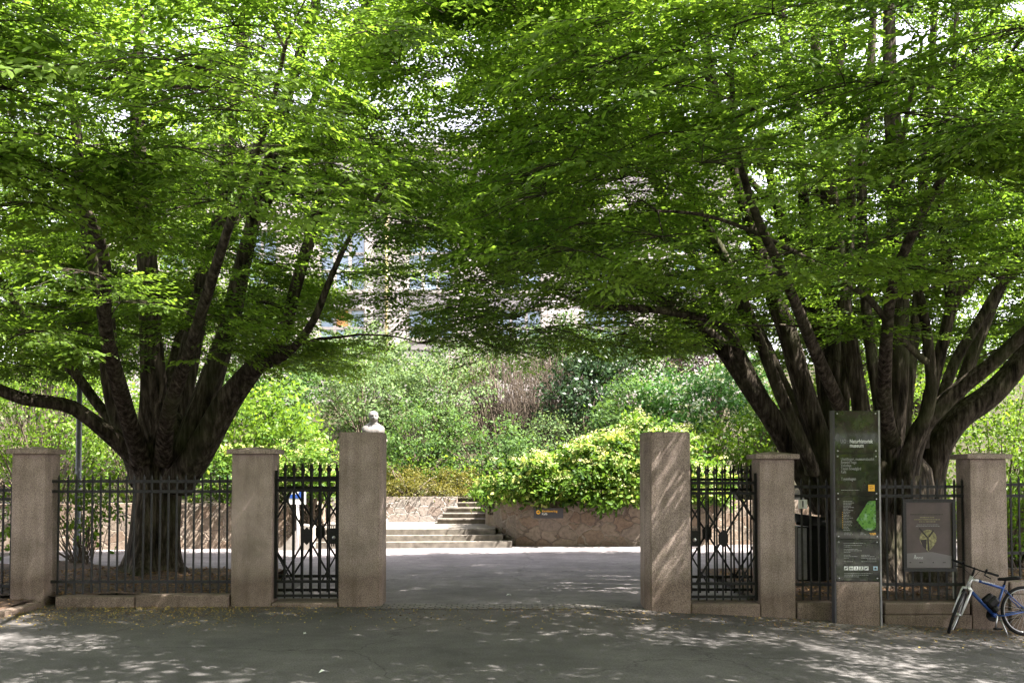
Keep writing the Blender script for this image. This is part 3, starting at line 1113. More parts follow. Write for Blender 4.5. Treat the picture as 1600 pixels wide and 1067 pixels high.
tline("UiO", 1313.5, 692, 0.075, M['textdim'], panels[3], 0, 1322.5)
tline(":", 1324.5, 692, 0.075, M['textdim'], panels[3])
tline("Naturhistorisk", 1328, 692, 0.075, M['text'], panels[3], .0016, 1364)
tline("museum", 1328, 698.5, 0.075, M['text'], panels[3], .0016, 1349.5)
for s_, y_, e_ in (("Utstillinger, museumsbutikk", 719, 1366), ("Botanisk hage", 724, 1338), ("Veksthus", 729, 1330), ("Tøyen hovedgård", 734, 1345), ("Kafé", 739, 1322), ("Tøyenhagen", 750, 1337)):
    tline(s_, 1314, y_, 0.056, M['textdim'], panels[2], .0004, e_)


def strips(rows, mat, g, name="small_print", y=TY):
    """lines of print too small to read: rows of (px0, px1, py, height in px)"""
    mb = MB()
    for (a, b_, py, hh) in rows:
        x = a
        while x < b_ - 0.6:
            w_ = min(b_ - x, random.uniform(1.5, 4.5))
            xl = xa(x, 13.72) - (tx0 + tx1) / 2
            xr = xa(x + w_, 13.72) - (tx0 + tx1) / 2
            mb.box(xl, xr, y, y + 0.0015, zy(py + hh / 2), zy(py - hh / 2))
            x += w_ + 0.6
    return mb.build(name, mat, g)


strips([(1314, 1342, 765.5, .7)], M['textdim'], panels[2])
yq = MB().box(xa(1356, 13.72) - (tx0 + tx1) / 2, xa(1366, 13.72) - (tx0 + tx1) / 2, TY, TY + 0.0015, zy(767), zy(757)).build("yellow_square", M['amber'], panels[2])
strips([(1358, 1363, 759.5, .6), (1358, 1364.5, 762, .6), (1358, 1362, 764.3, .6)], M['charcoal'], panels[2], "small_print", TY - 0.002)
rows = [(1317, 1317 + random.uniform(8, 17), 783 + i * 2.35, 0.8) for i in range(20)]
rows += [(1318, 1331, 832, .7), (1318, 1332, 834.5, .7), (1343, 1349, 832, .7), (1343, 1352, 834.5, .7)]
strips(rows, M['textdim'], panels[1])
strips([(1357, 1367, 832.5, .8), (1358, 1368, 834.5, .8)] + [(1315.4, 1315.9 + 0.2, 800 + i * 3, 1) for i in range(9)], M['amber'], panels[1])
cx_ = (tx0 + tx1) / 2
mp = [(1356, 782.5), (1367, 782), (1367.3, 822), (1365, 826), (1359, 828.5), (1353, 828), (1347, 825), (1337, 812)]
MB().prism([(xa(a, 13.72) - cx_, zy(b_)) for a, b_ in mp][::-1], TY, TY + 0.002).build("garden_map", M['map'], panels[1])
rows = [(1317, 1351, 848, .8), (1317, 1345, 851.3, .8), (1317, 1329, 853.8, .7), (1317, 1339, 857.5, .8), (1317, 1345, 859.6, .8), (1317, 1328, 862, .7), (1317, 1328, 866.5, .7), (1317, 1338, 868.6, .7), (1317, 1325, 871, .7), (1344, 1357, 866.5, .7), (1344, 1366, 868.6, .7), (1344, 1368, 871, .7), (1353, 1368, 873.5, .7), (1317, 1331, 876.5, .7), (1344, 1367, 876.5, .7), (1317, 1361, 895, .7), (1317, 1355, 897.5, .7), (1317, 1340, 900, .7)]
strips(rows, M['textdim'], panels[0])
for i, px in enumerate((1317, 1325, 1332.6, 1340.3, 1348.2, 1362.3)):
    xl = xa(px, 13.72) - cx_
    pt = MB().box(xl, xl + 0.058, TY, TY + 0.0015, zy(890), zy(884)).build("pictogram", M['text'] if i < 5 else M['palebluep'], panels[0])
    mb = MB()
    c_ = xl + 0.029
    zc = zy(887)
    if i == 0 or i == 4:
        mb.bar((c_ - .02, TY - .001, zc - .018), (c_ + .02, TY - .001, zc + .018), .007, .0015)
        mb.box(c_ - .017, c_ + .012, TY - .0035, TY - .002, zc - .006, zc + .008)
    elif i == 1:
        mb.box(c_ - .02, c_ + .02, TY - .002, TY - .0005, zc - .01, zc + .002)
        mb.box(c_ - .012, c_ - .004, TY - .002, TY - .0005, zc + .003, zc + .014)
    elif i == 5:
        mb.box(c_ - .014, c_ + .014, TY - .002, TY - .0005, zc - .014, zc + .008)
        mb.box(c_ - .009, c_ + .009, TY - .002, TY - .0005, zc + .009, zc + .016)
    else:
        mb.box(c_ - .005, c_ + .007, TY - .002, TY - .0005, zc - .002, zc + .02)
        mb.bar((c_, TY - .001, zc), (c_ - .012, TY - .001, zc - .02), .006, .0015)
        mb.bar((c_, TY - .0012, zc), (c_ + .014, TY - .0012, zc - .02), .006, .0015)
    mb.build("symbol", M['charcoal'], pt)

# ------------------------------------------------------------------ framed poster on the railing
px0, px1 = xa(1410, 14.08), xa(1492, 14.08)
pw = px1 - px0
zc0 = CAMZ + (735 - 892) * 14.08 / F_PX
zc1 = CAMZ + (735 - 779.5) * 14.08 / F_PX
ph = zc1 - zc0
e = empty("poster_frame", ((px0 + px1) / 2, 14.14, zc0), 0, "black framed museum poster with a golden shield emblem hung on the railing", "poster")
mb = MB()
fw = 0.045
mb.box(-pw / 2, pw / 2, -0.06, 0.0, 0, fw).box(-pw / 2, pw / 2, -0.06, 0.0, ph - fw, ph)
mb.box(-pw / 2, -pw / 2 + fw, -0.059, 0.0, fw + .001, ph - fw - .001).box(pw / 2 - fw, pw / 2, -0.059, 0.0, fw + .001, ph - fw - .001)
mb.build("frame", M['iron_grey'], e)
ps = MB().box(-pw / 2 + fw + .001, pw / 2 - fw - .001, -0.032, -0.005, fw + .001, ph - fw - .001).build("poster_sheet", M['poster'], e)
xq = lambda px: xa(px, 14.08) - (px0 + px1) / 2
zq = lambda py: CAMZ + (735 - py) * 14.08 / F_PX - zc0
PY = -0.0335
# pale strip across the foot, gold shield with dark Y figure, rows of print
MB().prism([(xq(1415.5), zq(886)), (xq(1486.3), zq(886)), (xq(1486.3), zq(868)), (xq(1455), zq(861.5)), (xq(1415.5), zq(864))], PY, PY + .001).build("pale_band", M['poster_pale'], ps)
mb = MB()
sh = []
for i in range(28):
    a = 2 * math.pi * i / 28
    x = 13.3 * math.cos(a)
    y = -14 * math.sin(a)
    if y > 0:
        y *= 1.45
        x *= (1 - (y / 21.0) ** 2 * 0.86)
    sh.append((xq(1449.5 + x), zq(841 + y)))
shd = MB().prism(sh, PY - .0006, PY + .0004).build("shield_emblem", M['poster_gold'], ps)
mb = MB()
for (a, b_) in (((1435.5, 824.5), (1447.5, 838.5)), ((1458, 828), (1450.5, 838.5)), ((1449, 838), (1450, 860))):
    mb.bar((xq(a[0]), PY - .0015, zq(a[1])), (xq(b_[0]), PY - .0015, zq(b_[1])), .022, .001)
mb.prism([(xq(1437), zq(843)), (xq(1447), zq(842)), (xq(1446), zq(858)), (xq(1441), zq(853))], PY - .003, PY - .0025)
mb.build("dark_figure", M['poster_dark'], shd)


def pstrips(rows, mat):
    mb = MB()
    for (a, b_, py, hh) in rows:
        x = a
        while x < b_ - 0.6:
            w_ = min(b_ - x, random.uniform(1.2, 3.6))
            mb.box(xq(x), xq(x + w_), PY - .0008, PY, zq(py + hh / 2), zq(py - hh / 2))
            x += w_ + 0.7
    mb.build("small_print", mat, ps)


pstrips([(1422, 1473, 803.5, 1.5)], M['poster_dark'])
pstrips([(1437, 1460, 808, 1.1), (1428, 1469, 811.3, 1.1), (1436, 1461, 814.6, 1.1)], M['poster_gold'])
pstrips([(1432, 1466, 819.3, .8), (1430.5, 1467.5, 821.7, .8)], M['textdim'])
pstrips([(1429, 1442, 870, .8), (1429, 1441, 872, .8)], M['text'])
mb = MB()
for (a, b_) in (((1427, 872.5), (1428.8, 866)), ((1430.6, 872.5), (1428.8, 866))):
    mb.bar((xq(a[0]), PY - .001, zq(a[1])), (xq(b_[0]), PY - .001, zq(b_[1])), .006, .001)
mb.build("logo_mark", M['text'], ps)
pstrips([(1420, 1422.5, 878, 1.4), (1435, 1441.5, 878, 1.4), (1456, 1459, 878, 1.6), (1472, 1476, 878, 1.4)], M['poster_dark'])
m, nt, b = new_mat("poster_glazing")
b.inputs['Base Color'].default_value = (0.02, 0.02, 0.02, 1)
b.inputs['Roughness'].default_value = 0.03
b.inputs['Alpha'].default_value = 0.05
b.inputs['Specular IOR Level'].default_value = 0.7
MB().box(-pw / 2 + fw + .0005, pw / 2 - fw - .0005, -0.046, -0.044, fw + .0005, ph - fw - .0005).build("glazing", m, e)
# thin white stake under the poster
st = MB().tube([(0, 0, -0.02), (0, 0, .62)], .011, 8).build("marker_stake", M['white'])
st.location = (xa(1486.5, 14.3), 14.3, 0.08)
tag(st, "thin white stake in the soil behind the railing below the poster", "stake", None, "thing")

# ------------------------------------------------------------------ bicycle
def bicycle():
    zb = zg(6.9, 13.6) - 0.005
    e = empty("bicycle", (6.985, 13.62, zb), R(180), "blue and silver bicycle on its kickstand with front wheel turned, against the pillar", "bicycle")
    e.rotation_euler = (R(3), 0, R(183))
    RW = 0.335

    def wheel(center, axis, up_hint):
        """wheel parts in the bicycle's own space"""
        nrm = Vector(axis).normalized()
        a1 = (Vector(up_hint) - nrm * nrm.dot(Vector(up_hint))).normalized()
        a2 = nrm.cross(a1)
        mt = Matrix((a1, a2, nrm)).transposed().to_4x4()
        mt.translation = Vector(center)
        w_ = empty("wheel")
        w_.parent = e
        w_.matrix_local = mt
        del w_["kind"]

        def ring(r, rad, n=48, m=8, name="", mat=None, flat=1.0):
            vs = []
            for i in range(n):
                a = 2 * math.pi * i / n
                for k_ in range(m):
                    b_ = 2 * math.pi * k_ / m
                    rr = r + rad * math.cos(b_) * flat
                    vs.append((rr * math.cos(a), rr * math.sin(a), rad * math.sin(b_)))
            fs = [(i * m + k_, ((i + 1) % n) * m + k_, ((i + 1) % n) * m + (k_ + 1) % m, i * m + (k_ + 1) % m) for i in range(n) for k_ in range(m)]
            return MB().add(vs, fs, 0, True).build(name, mat, w_)
        ring(RW - 0.021, 0.021, name="tyre", mat=M['rubber'])
        ring(RW - 0.047, 0.010, name="rim", mat=M['alu'], flat=.7)
        mb = MB()
        for i in range(28):
            a = 2 * math.pi * i / 28
            o_ = 0.9 * (1 if i % 2 else -1)
            s_ = 0.024 * (1 if i % 4 < 2 else -1)
            mb.tube([(0.02 * math.cos(a + o_), 0.02 * math.sin(a + o_), s_), ((RW - .05) * math.cos(a), (RW - .05) * math.sin(a), 0)], 0.0017, 4, caps=False)
        mb.build("spokes", M['alu'], w_)
        MB().tube([(0, 0, -.05), (0, 0, -.03), (0, 0, .03), (0, 0, .05)], [.012, .022, .022, .012], 12).build("hub", M['alu'], w_)
        return w_
    hub = Vector((0, 0, RW))
    bb = Vector((.425, 0, .275))
    st = Vector((.275, 0, .665))
    ht = Vector((.715, 0, .805))
    hb = Vector((.782, 0, .655))
    wheel(hub, (0, 1, 0), (0, 0, 1))
    fr = MB()
    lug = ht + (hb - ht) * .25
    fr.tube([st + Vector((.0, 0, -.03)), st + (lug - st) * .78], .019, 12)
    fr.tube([bb, bb + (hb - bb) * .86], .023, 12)
    fr.tube([bb, st + Vector((-.006, 0, .02))], .018, 12)
    for s in (-1, 1):
        fr.tube([bb + Vector((-.03, s * .03, 0)), bb + Vector((-.12, s * .05, .0)), hub + Vector((0, s * .062, 0))], .010, 8)
        fr.tube([st + Vector((-.01, s * .02, -.04)), st + Vector((-.07, s * .045, -.13)), hub + Vector((0, s * .062, 0))], .008, 8)
    fr.tube([bb + Vector((0, -.045, 0)), bb + Vector((0, .045, 0))], .026, 12)
    fo = fr.build("frame", M['blue'], e)
    fj = MB()
    fj.tube([ht, hb], .026, 14)
    fj.tube([st + (lug - st) * .775, lug], .0205, 12)
    fj.tube([bb + (hb - bb) * .85, hb + (ht - hb) * .12], .0245, 12)
    fj.build("head_tube", M['silver'], e)
    lm = MB()
    tv = (lug - st)
    for i in range(9):
        p0 = st + tv * (.30 + i * .045)
        p1 = st + tv * (.30 + i * .045 + .026)
        up_ = Vector((0, .0195, .004))
        lm.bar(p0 + up_, p1 + up_, .016, .002)
    lm.build("frame_lettering", M['silver'], fo)
    # steering assembly, turned towards the street
    ax = (ht - hb).normalized()
    rot = Matrix.Rotation(R(58), 4, ax)
    T = Matrix.Translation(hb) @ rot @ Matrix.Translation(-hb)
    fk = MB()
    crown = hb - ax * .035
    fh = crown - ax * .345 + Vector((.045, 0, 0))
    for s in (-1, 1):
        top = crown + Vector((0, s * .055, 0))
        fk.tube([T @ (top + ax * .02), T @ (top - ax * .12), T @ (fh + Vector((0, s * .055, 0)))], [.017, .019, .012], 10)
    fk.tube([T @ (crown + Vector((0, -.062, .01))), T @ (crown + Vector((0, 0, .03))), T @ (crown + Vector((0, .062, .01)))], .020, 10)
    fk.build("fork", M['silver'], e)
    for s in (-1, 1):
        pass
    bk = MB()
    for s in (-1, 1):
        bk.tube([T @ (crown + Vector((.03, s * .05, -.06))), T @ (crown + Vector((.035, s * .035, .01)))], .008, 6)
    bk.build("brake", M['black'], e)
    wax = (rot @ Vector((0, 1, 0)))
    wheel(T @ fh, wax, ax)
    stem_ = MB()
    stop = ht + ax * .10
    grip_c = stop + Vector((.06, 0, .03))
    stem_.tube([T @ ht, T @ stop], .016, 10)
    stem_.tube([T @ stop, T @ grip_c], .017, 10)
    stem_.build("stem", M['black'], e)
    hbm = MB()
    L = Vector((0, 1, 0))
    pts = [grip_c + L * s * .30 + Vector((-.05 if abs(s) == 1 else 0, 0, .0)) for s in (-1, -.4, 0, .4, 1)]
    hbm.tube([T @ p for p in pts], .011, 8)
    ho = hbm.build("handlebar", M['black'], e)
    for s in (-1, 1):
        a = grip_c + L * s * .17 + Vector((-.025, 0, 0))
        b_ = grip_c + L * s * .305 + Vector((-.052, 0, 0))
        MB().tube([T @ a, T @ b_], .0165, 10).build("grip", M['rubber'], ho)
        lv = MB()
        c_ = grip_c + L * s * .15 + Vector((.0, 0, -.0))
        lv.tube([T @ c_, T @ (c_ + Vector((.045, 0, -.03))), T @ (c_ + L * s * .09 + Vector((.03, 0, -.05)))], [.016, .010, .006], 8)
        lv.tube([T @ (c_ + Vector((0, 0, .01))), T @ (c_ + Vector((0, 0, .05)))], [.02, .012], 8)
        lv.build("brake_lever", M['black'], ho)
    cb = MB()
    c0_ = T @ (grip_c + L * .14 + Vector((.03, 0, 0)))
    cb.tube([c0_, c0_ + Vector((.08, .03, .03)), T @ (crown + Vector((.10, 0, .12))), T @ (crown + Vector((.05, .02, 0)))], .0035, 5)
    c1_ = T @ (grip_c - L * .14 + Vector((.03, 0, 0)))
    cb.tube([c1_, c1_ + Vector((.03, .06, -.04)), ht + Vector((-.02, .03, -.03)), lug + Vector((-.15, .02, -.0))], .0035, 5)
    cb.build("cable", M['black'], e)
    # saddle
    sp = MB().tube([st, st + Vector((-.035, 0, .10))], .0135, 10).build("seat_post", M['black'], e)
    sd = []
    prof = [(-.17, .055, .0, .03), (-.15, .072, .008, .035), (-.09, .072, .008, .04), (-.02, .048, -.002, .036), (.05, .028, -.008, .03), (.11, .018, -.012, .026), (.125, .008, -.018, .014)]
    n = 14
    mb = MB()
    vs = []
    for (x, hw, z, th) in prof:
        for k_ in range(n):
            a = 2 * math.pi * k_ / n
            zz = math.sin(a)
            vs.append((st.x - .045 + x + .0, hw * math.cos(a), st.z + .115 + z + (zz * .016 if zz > 0 else zz * th)))
    fs = [(i * n + k_, i * n + (k_ + 1) % n, (i + 1) * n + (k_ + 1) % n, (i + 1) * n + k_) for i in range(len(prof) - 1) for k_ in range(n)]
    fs += [list(range(n))[::-1], [(len(prof) - 1) * n + k_ for k_ in range(n)]]
    mb.add(vs, fs, 0, True).build("saddle", M['black'], e)
    # drive train
    cr = MB()
    cr.tube([bb + Vector((0, -.06, 0)), bb + Vector((0, -.055, 0))], .085, 24, smooth=False)
    cr.build("chainring", M['black'], e)
    MB().tube([hub + Vector((0, -.045, 0)), hub + Vector((0, -.035, 0))], .045, 18, smooth=False).build("sprocket", M['black'], e)
    ch = MB()
    ch.tube([bb + Vector((.0, -.057, .085)), hub + Vector((0, -.05, .045))], .005, 5)
    ch.tube([bb + Vector((.0, -.057, -.085)), hub + Vector((.03, -.05, -.10)), hub + Vector((0.0, -.05, -.05))], .005, 5)
    ch.build("chain", M['black'], e)
    for s, d in ((1, Vector((.035, 0, -.165))), (-1, Vector((-.035, 0, .165)))):
        c_ = MB().tube([bb + Vector((0, s * .05, 0)), bb + Vector((0, s * .075, 0)), bb + d + Vector((0, s * .085, 0))], .011, 8).build("crank_arm", M['alu'], e)
        p_ = bb + d + Vector((0, s * .14, 0))
        MB().box(p_.x - .045, p_.x + .045, p_.y - .045, p_.y + .045, p_.z - .012, p_.z + .012, ch=.004).build("pedal", M['black'], c_)
    # kickstand
    MB().tube([bb + Vector((-.05, .03, -.01)), bb + Vector((-.075, .10, -.14)), Vector((bb.x - .09, .17, .0))], [.010, .008, .007], 8).build("kickstand", M['alu'], e)
    # black bag strapped inside the frame, and a bottle
    bg = MB()
    c_ = bb + Vector((.035, .0, .18))
    mt = Matrix.Translation(c_) @ Matrix.Rotation(R(38), 4, 'Y')
    bg.box(-.10, .085, -.05, .06, -.075, .06, ch=.04, mat=mt)
    bg.box(-.075, .10, -.042, .05, .03, .115, ch=.035, mat=mt)
    bg.box(-.02, .075, -.03, .075, -.14, -.05, ch=.03, mat=mt)
    bg.build("frame_bag", M['black'], e)
    mg = MB()
    for s in (-1, 1):
        pass
    # rear mudguard stub and luggage bits are not visible; rear brake is
    rb = MB()
    p_ = st + Vector((-.085, 0, -.13))
    rb.tube([p_ + Vector((0, -.05, 0)), p_ + Vector((-.04, 0, .03)), p_ + Vector((0, .05, 0))], .008, 6)
    rb.build("brake", M['black'], e)
    return e


bicycle()

# ------------------------------------------------------------------ building behind the bank
YB = 46.0
bxa = lambda px: (px - 800) / F_PX * YB
bza = lambda py: CAMZ + (735 - py) * YB / F_PX
e = empty("stone_building", (-6, YB, 3.0), 0, "pale stone museum building on the rise behind the shrubs", "building")
X0, X1, ZB, ZT = bxa(120), bxa(1160), 2.0, bza(236)
wins = []
for k_ in range(-2, 5):
    c_ = 532.5 + k_ * 139
    for (ya, yb_) in ((481, 528), (357, 452)):
        wins.append((bxa(c_ - 36), bxa(c_ + 36), bza(yb_), bza(ya), k_, ya))
xe = sorted(set([X0, X1] + [w_[0] for w_ in wins] + [w_[1] for w_ in wins]))
ze = sorted(set([ZB, ZT] + [w_[2] for w_ in wins] + [w_[3] for w_ in wins]))
mb = MB()
for i in range(len(xe) - 1):
    for j in range(len(ze) - 1):
        cx0, cz0 = (xe[i] + xe[i + 1]) / 2, (ze[j] + ze[j + 1]) / 2
        if any(w_[0] < cx0 < w_[1] and w_[2] < cz0 < w_[3] for w_ in wins):
            continue
        mb.add([(xe[i], 0, ze[j]), (xe[i + 1], 0, ze[j]), (xe[i + 1], 0, ze[j + 1]), (xe[i], 0, ze[j + 1])], [(0, 1, 2, 3)])
for w_ in wins:
    a, b_, c_, d_ = w_[:4]
    for q in (((a, c_), (b_, c_)), ((b_, c_), (b_, d_)), ((b_, d_), (a, d_)), ((a, d_), (a, c_))):
        mb.add([(q[0][0], 0, q[0][1]), (q[1][0], 0, q[1][1]), (q[1][0], .3, q[1][1]), (q[0][0], .3, q[0][1])], [(0, 1, 2, 3)])
mb.box(X0, X1, .75, 12, ZB, ZT)
mb.add([(X0, 0, ZT), (X1, 0, ZT), (X1, .75, ZT), (X0, .75, ZT)], [(0, 1, 2, 3)])
off = Vector((-6, YB, 3.0))
mb.v = [(p[0] + 6, p[1], p[2] - 3) for p in mb.v]
mb.build("wall", M['ashlar'], e)
MB().box(X0 + 6 - .3, X1 + 6 + .3, -.35, 12.3, ZT - 3 + .002, ZT - 3 + .35, ch=.03).build("cornice", M['pale_stone'], e)
mb = MB()
x0_, x1_ = X0 + 6 - .2, X1 + 6 + .2
zt_ = ZT - 3 + .353
mb.add([(x0_, -.2, zt_), (x1_, -.2, zt_), (x1_, 12.2, zt_), (x0_, 12.2, zt_), (x0_ + 4, 6, zt_ + 2.6), (x1_ - 4, 6, zt_ + 2.6)], [(0, 1, 5, 4), (1, 2, 5), (2, 3, 4, 5), (3, 0, 4), (3, 2, 1, 0)])
mb.build("roof", M['roof'], e)
for w_ in wins:
    a, b_, c_, d_, k_, ya = w_
    a += 6; b_ += 6; c_ -= 3; d_ -= 3
    mb = MB()
    W = b_ - a
    for t in (0.0, .335, .665, 1.0):
        xx = a + W * t
        mb.box(max(a, xx - .07), min(b_, xx + .07), .18, .32, c_, d_)
    zz = [c_, d_] + ([c_ + (d_ - c_) * .33, c_ + (d_ - c_) * .62] if ya < 400 else [c_ + (d_ - c_) * .36])
    for z_ in zz:
        mb.box(a, b_, .165, .31, max(c_, z_ - .06), min(d_, z_ + .06))
    f_ = mb.build("window", M['frame'], e)
    MB().box(a, b_, .26, .29, c_, d_).build("pane", M['pane'], f_)
    if k_ == 0 and ya > 400:
        MB().box(a + W * .335 + .075, a + W * .665 - .075, .225, .258, c_ + (d_ - c_) * .42, d_ - .06).build("blind", M['blind'], f_)
    MB().box(a - .1, b_ + .1, -.12, .17, c_ - .16, c_ - .005).build("sill", M['pale_stone'], f_)
MB().tube([(bxa(603) + 6, -.1, 0.2), (bxa(603) + 6, -.1, ZT - 3.1)], .07, 10).build("drainpipe", M['ochre'], e)
# scrap of paper on the road
for (px, py, w_, rz, lb) in ((508, 1048, .11, 25, "white paper scrap lying on the open street asphalt"), (795, 931, .085, 5, "white paper scrap lying on the court just inside the gate setts"), (478, 989, .04, 50, "tiny white scrap on the street near the gate below the bust")):
    Yq = 1.89 * F_PX / (py - 735)
    x, y = xa(px, Yq), Yq
    s = w_ / 2
    mb = MB().add([(-s, -s * .35, .004), (s * .2, -s * .5, .03), (s, -s * .1, .006), (s * .7, s * .5, .012), (-s * .3, s * .4, .028), (-s * .1, -.0, .012)], [(0, 1, 5), (1, 2, 5), (2, 3, 5), (3, 4, 5), (4, 0, 5)])
    o = mb.build("paper_scrap", M['paper'])
    o.location = (x, y, zg(x, y) + (.03 if y > 14.4 else .012))
    o.rotation_euler.z = R(rz)
    tag(o, lb, "litter", "paper scraps on the ground", "thing")

# facade across the street (seen mirrored in the sign glass and the poster)
e = empty("town_house", (0, -16, 0), 0, "pinkish rendered town house across the street, mirrored in the framed poster", "building")
mb = MB()
mb.box(-26, 26, -9, 0, -.5, 9.5)
mb.build("wall", M['townwall'], e)
MB().box(-26.2, 26.2, -9.2, .25, 9.503, 9.9, ch=.04).build("cornice", M['pale_stone'], e)
MB().box(-26.05, 26.05, .002, .06, 3.0, 3.5).build("string_course", M['white'], e)
proto = None
for k_ in range(9):
    for z_ in (.9, 4.3, 7.0):
        if proto is None:
            proto = MB().box(-.6, .6, .002, .07, 0, 1.7).build("window", M['frame'], e)
            MB().box(-.52, .52, .0701, .08, .08, 1.62).build("pane", M['pane'], proto)
            c_ = proto
        else:
            c_ = copy_tree(proto, e)
        c_.location = (-22 + 5.5 * k_, 0, z_)
# ------------------------------------------------------------------ leaves
LEAF6 = np.array([(0, 0, 0), (.28, .23, .05), (.68, .21, .035), (1, 0, -.06), (.68, -.21, .035), (.28, -.23, .05)], dtype=np.float64)
LEAF6[:, 0] -= 0.0
F6 = np.array([[0, 3, 2, 1], [0, 5, 4, 3]])
LEAF4 = np.array([(0, 0, 0), (.42, .27, .05), (1, 0, 0), (.42, -.27, .05)], dtype=np.float64)
F4 = np.array([[0, 3, 2, 1]])


def norm(a):
    return a / np.maximum(np.linalg.norm(a, axis=-1, keepdims=True), 1e-9)


def leaf_mesh(name, pos, dirs, nrm, size, tone, mat, parent=None, six=True, kind=None):
    N_ = len(pos)
    T, Fc = (LEAF6, F6) if six else (LEAF4, F4)
    d = norm(dirs)
    n = nrm - d * np.sum(nrm * d, axis=1, keepdims=True)
    n = norm(n)
    s = np.cross(n, d)
    nv = len(T)
    co = pos[:, None, :] + size[:, None, None] * (T[None, :, 0, None] * d[:, None, :] + T[None, :, 1, None] * s[:, None, :] + T[None, :, 2, None] * n[:, None, :])
    co = co.reshape(-1, 3).astype(np.float32)
    fc = (np.arange(N_)[:, None, None] * nv + Fc[None]).reshape(-1)
    npoly = N_ * len(Fc)
    me = bpy.data.meshes.new(name)
    me.vertices.add(N_ * nv)
    me.vertices.foreach_set('co', co.ravel())
    me.loops.add(npoly * 4)
    me.loops.foreach_set('vertex_index', fc.astype(np.int32))
    me.polygons.add(npoly)
    me.polygons.foreach_set('loop_start', (np.arange(npoly) * 4).astype(np.int32))
    at_ = me.attributes.new('tone', 'FLOAT', 'POINT')
    at_.data.foreach_set('value', np.repeat(np.clip(tone, 0, 1), nv).astype(np.float32))
    me.materials.append(mat)
    me.update(calc_edges=True)
    o = link_mesh(name, me, parent)
    if kind:
        o["kind"] = kind
    return o


def tubes_mesh(name, lines, radii, mat, parent=None, n=4):
    """many thin tapering tubes in one mesh (numpy)"""
    V, Fs = [], []
    b = 0
    ang = np.arange(n) * 2 * np.pi / n
    ca, sa = np.cos(ang), np.sin(ang)
    for P, r in zip(lines, radii):
        P = np.asarray(P, float)
        r = np.asarray(r, float)
        m_ = len(P)
        t = np.empty_like(P)
        t[1:-1] = P[2:] - P[:-2] if m_ > 2 else t[1:-1]
        t[0] = P[1] - P[0]
        t[-1] = P[-1] - P[-2]
        t = norm(t)
        ref = np.array([0, 0, 1.0]) if abs(t[0, 2]) < .9 else np.array([1.0, 0, 0])
        u = norm(np.cross(t, ref))
        w = np.cross(t, u)
        V.append((P[:, None, :] + r[:, None, None] * (ca[None, :, None] * u[:, None, :] + sa[None, :, None] * w[:, None, :])).reshape(-1, 3))
        i = np.arange(m_ - 1)[:, None] * n
        k = np.arange(n)[None, :]
        k2 = (k + 1) % n
        Fs.append(np.stack([i + k, i + k2, i + n + k2, i + n + k], -1).reshape(-1, 4) + b)
        b += m_ * n
    V = np.concatenate(V).astype(np.float32)
    Fs = np.concatenate(Fs).astype(np.int32)
    me = bpy.data.meshes.new(name)
    me.vertices.add(len(V))
    me.vertices.foreach_set('co', V.ravel())
    me.loops.add(len(Fs) * 4)
    me.loops.foreach_set('vertex_index', Fs.ravel())
    me.polygons.add(len(Fs))
    me.polygons.foreach_set('loop_start', (np.arange(len(Fs)) * 4).astype(np.int32))
    me.materials.append(mat)
    me.update(calc_edges=True)
    return link_mesh(name, me, parent)


# ---- spray templates: a flat leafy twig along +x
def make_spray(r, leaf=.085, axis=.72, gap=.085, lg=.047):
    pos, dr, nr, sz, tn, tw = [], [], [], [], [], []

    def run(p0, a, L, z, level):
        npt = max(2, int(L / lg))
        dirv = np.array([math.cos(a), math.sin(a), z])
        tw.append((p0, p0 + dirv * L + np.array([0, 0, -.06 * L * L])))
        for i in range(npt):
            t = (i + .6) / npt
            p = p0 + dirv * L * t + np.array([0, 0, -.06 * (L * t) ** 2])
            s = 1 if i % 2 else -1
            da = a + s * r.uniform(.6, 1.05) * (1 - .5 * t)
            if i == npt - 1:
                da = a + r.normal(0, .15)
            q = np.array([math.cos(da), math.sin(da), r.normal(-.12, .22)])
            nn = np.array([r.normal(0, .36), r.normal(0, .36), 1.0])
            pos.append(p)
            dr.append(q)
            nr.append(nn)
            sz.append(leaf * r.uniform(.72, 1.18) * (1.0 if t < .9 else .85))
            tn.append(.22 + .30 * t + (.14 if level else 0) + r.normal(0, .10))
    run(np.zeros(3), 0.0, axis, .02, 0)
    k = 0
    x = .10
    while x < axis * .95:
        s = 1 if k % 2 else -1
        L = (.40 * (1 - x / axis) + .13) * r.uniform(.75, 1.1)
        run(np.array([x, 0, .02 * x]), s * r.uniform(.7, .98), L, r.normal(0, .10), 1)
        x += gap * r.uniform(.8, 1.25)
        k += 1
    return [np.array(a) for a in (pos, dr, nr, sz, tn)] + [tw]


r_ = np.random.default_rng(5)
SPRAYS = [make_spray(r_) for _ in range(10)]
COARSE = [make_spray(r_, .17, .9, .26, .17) for _ in range(6)]


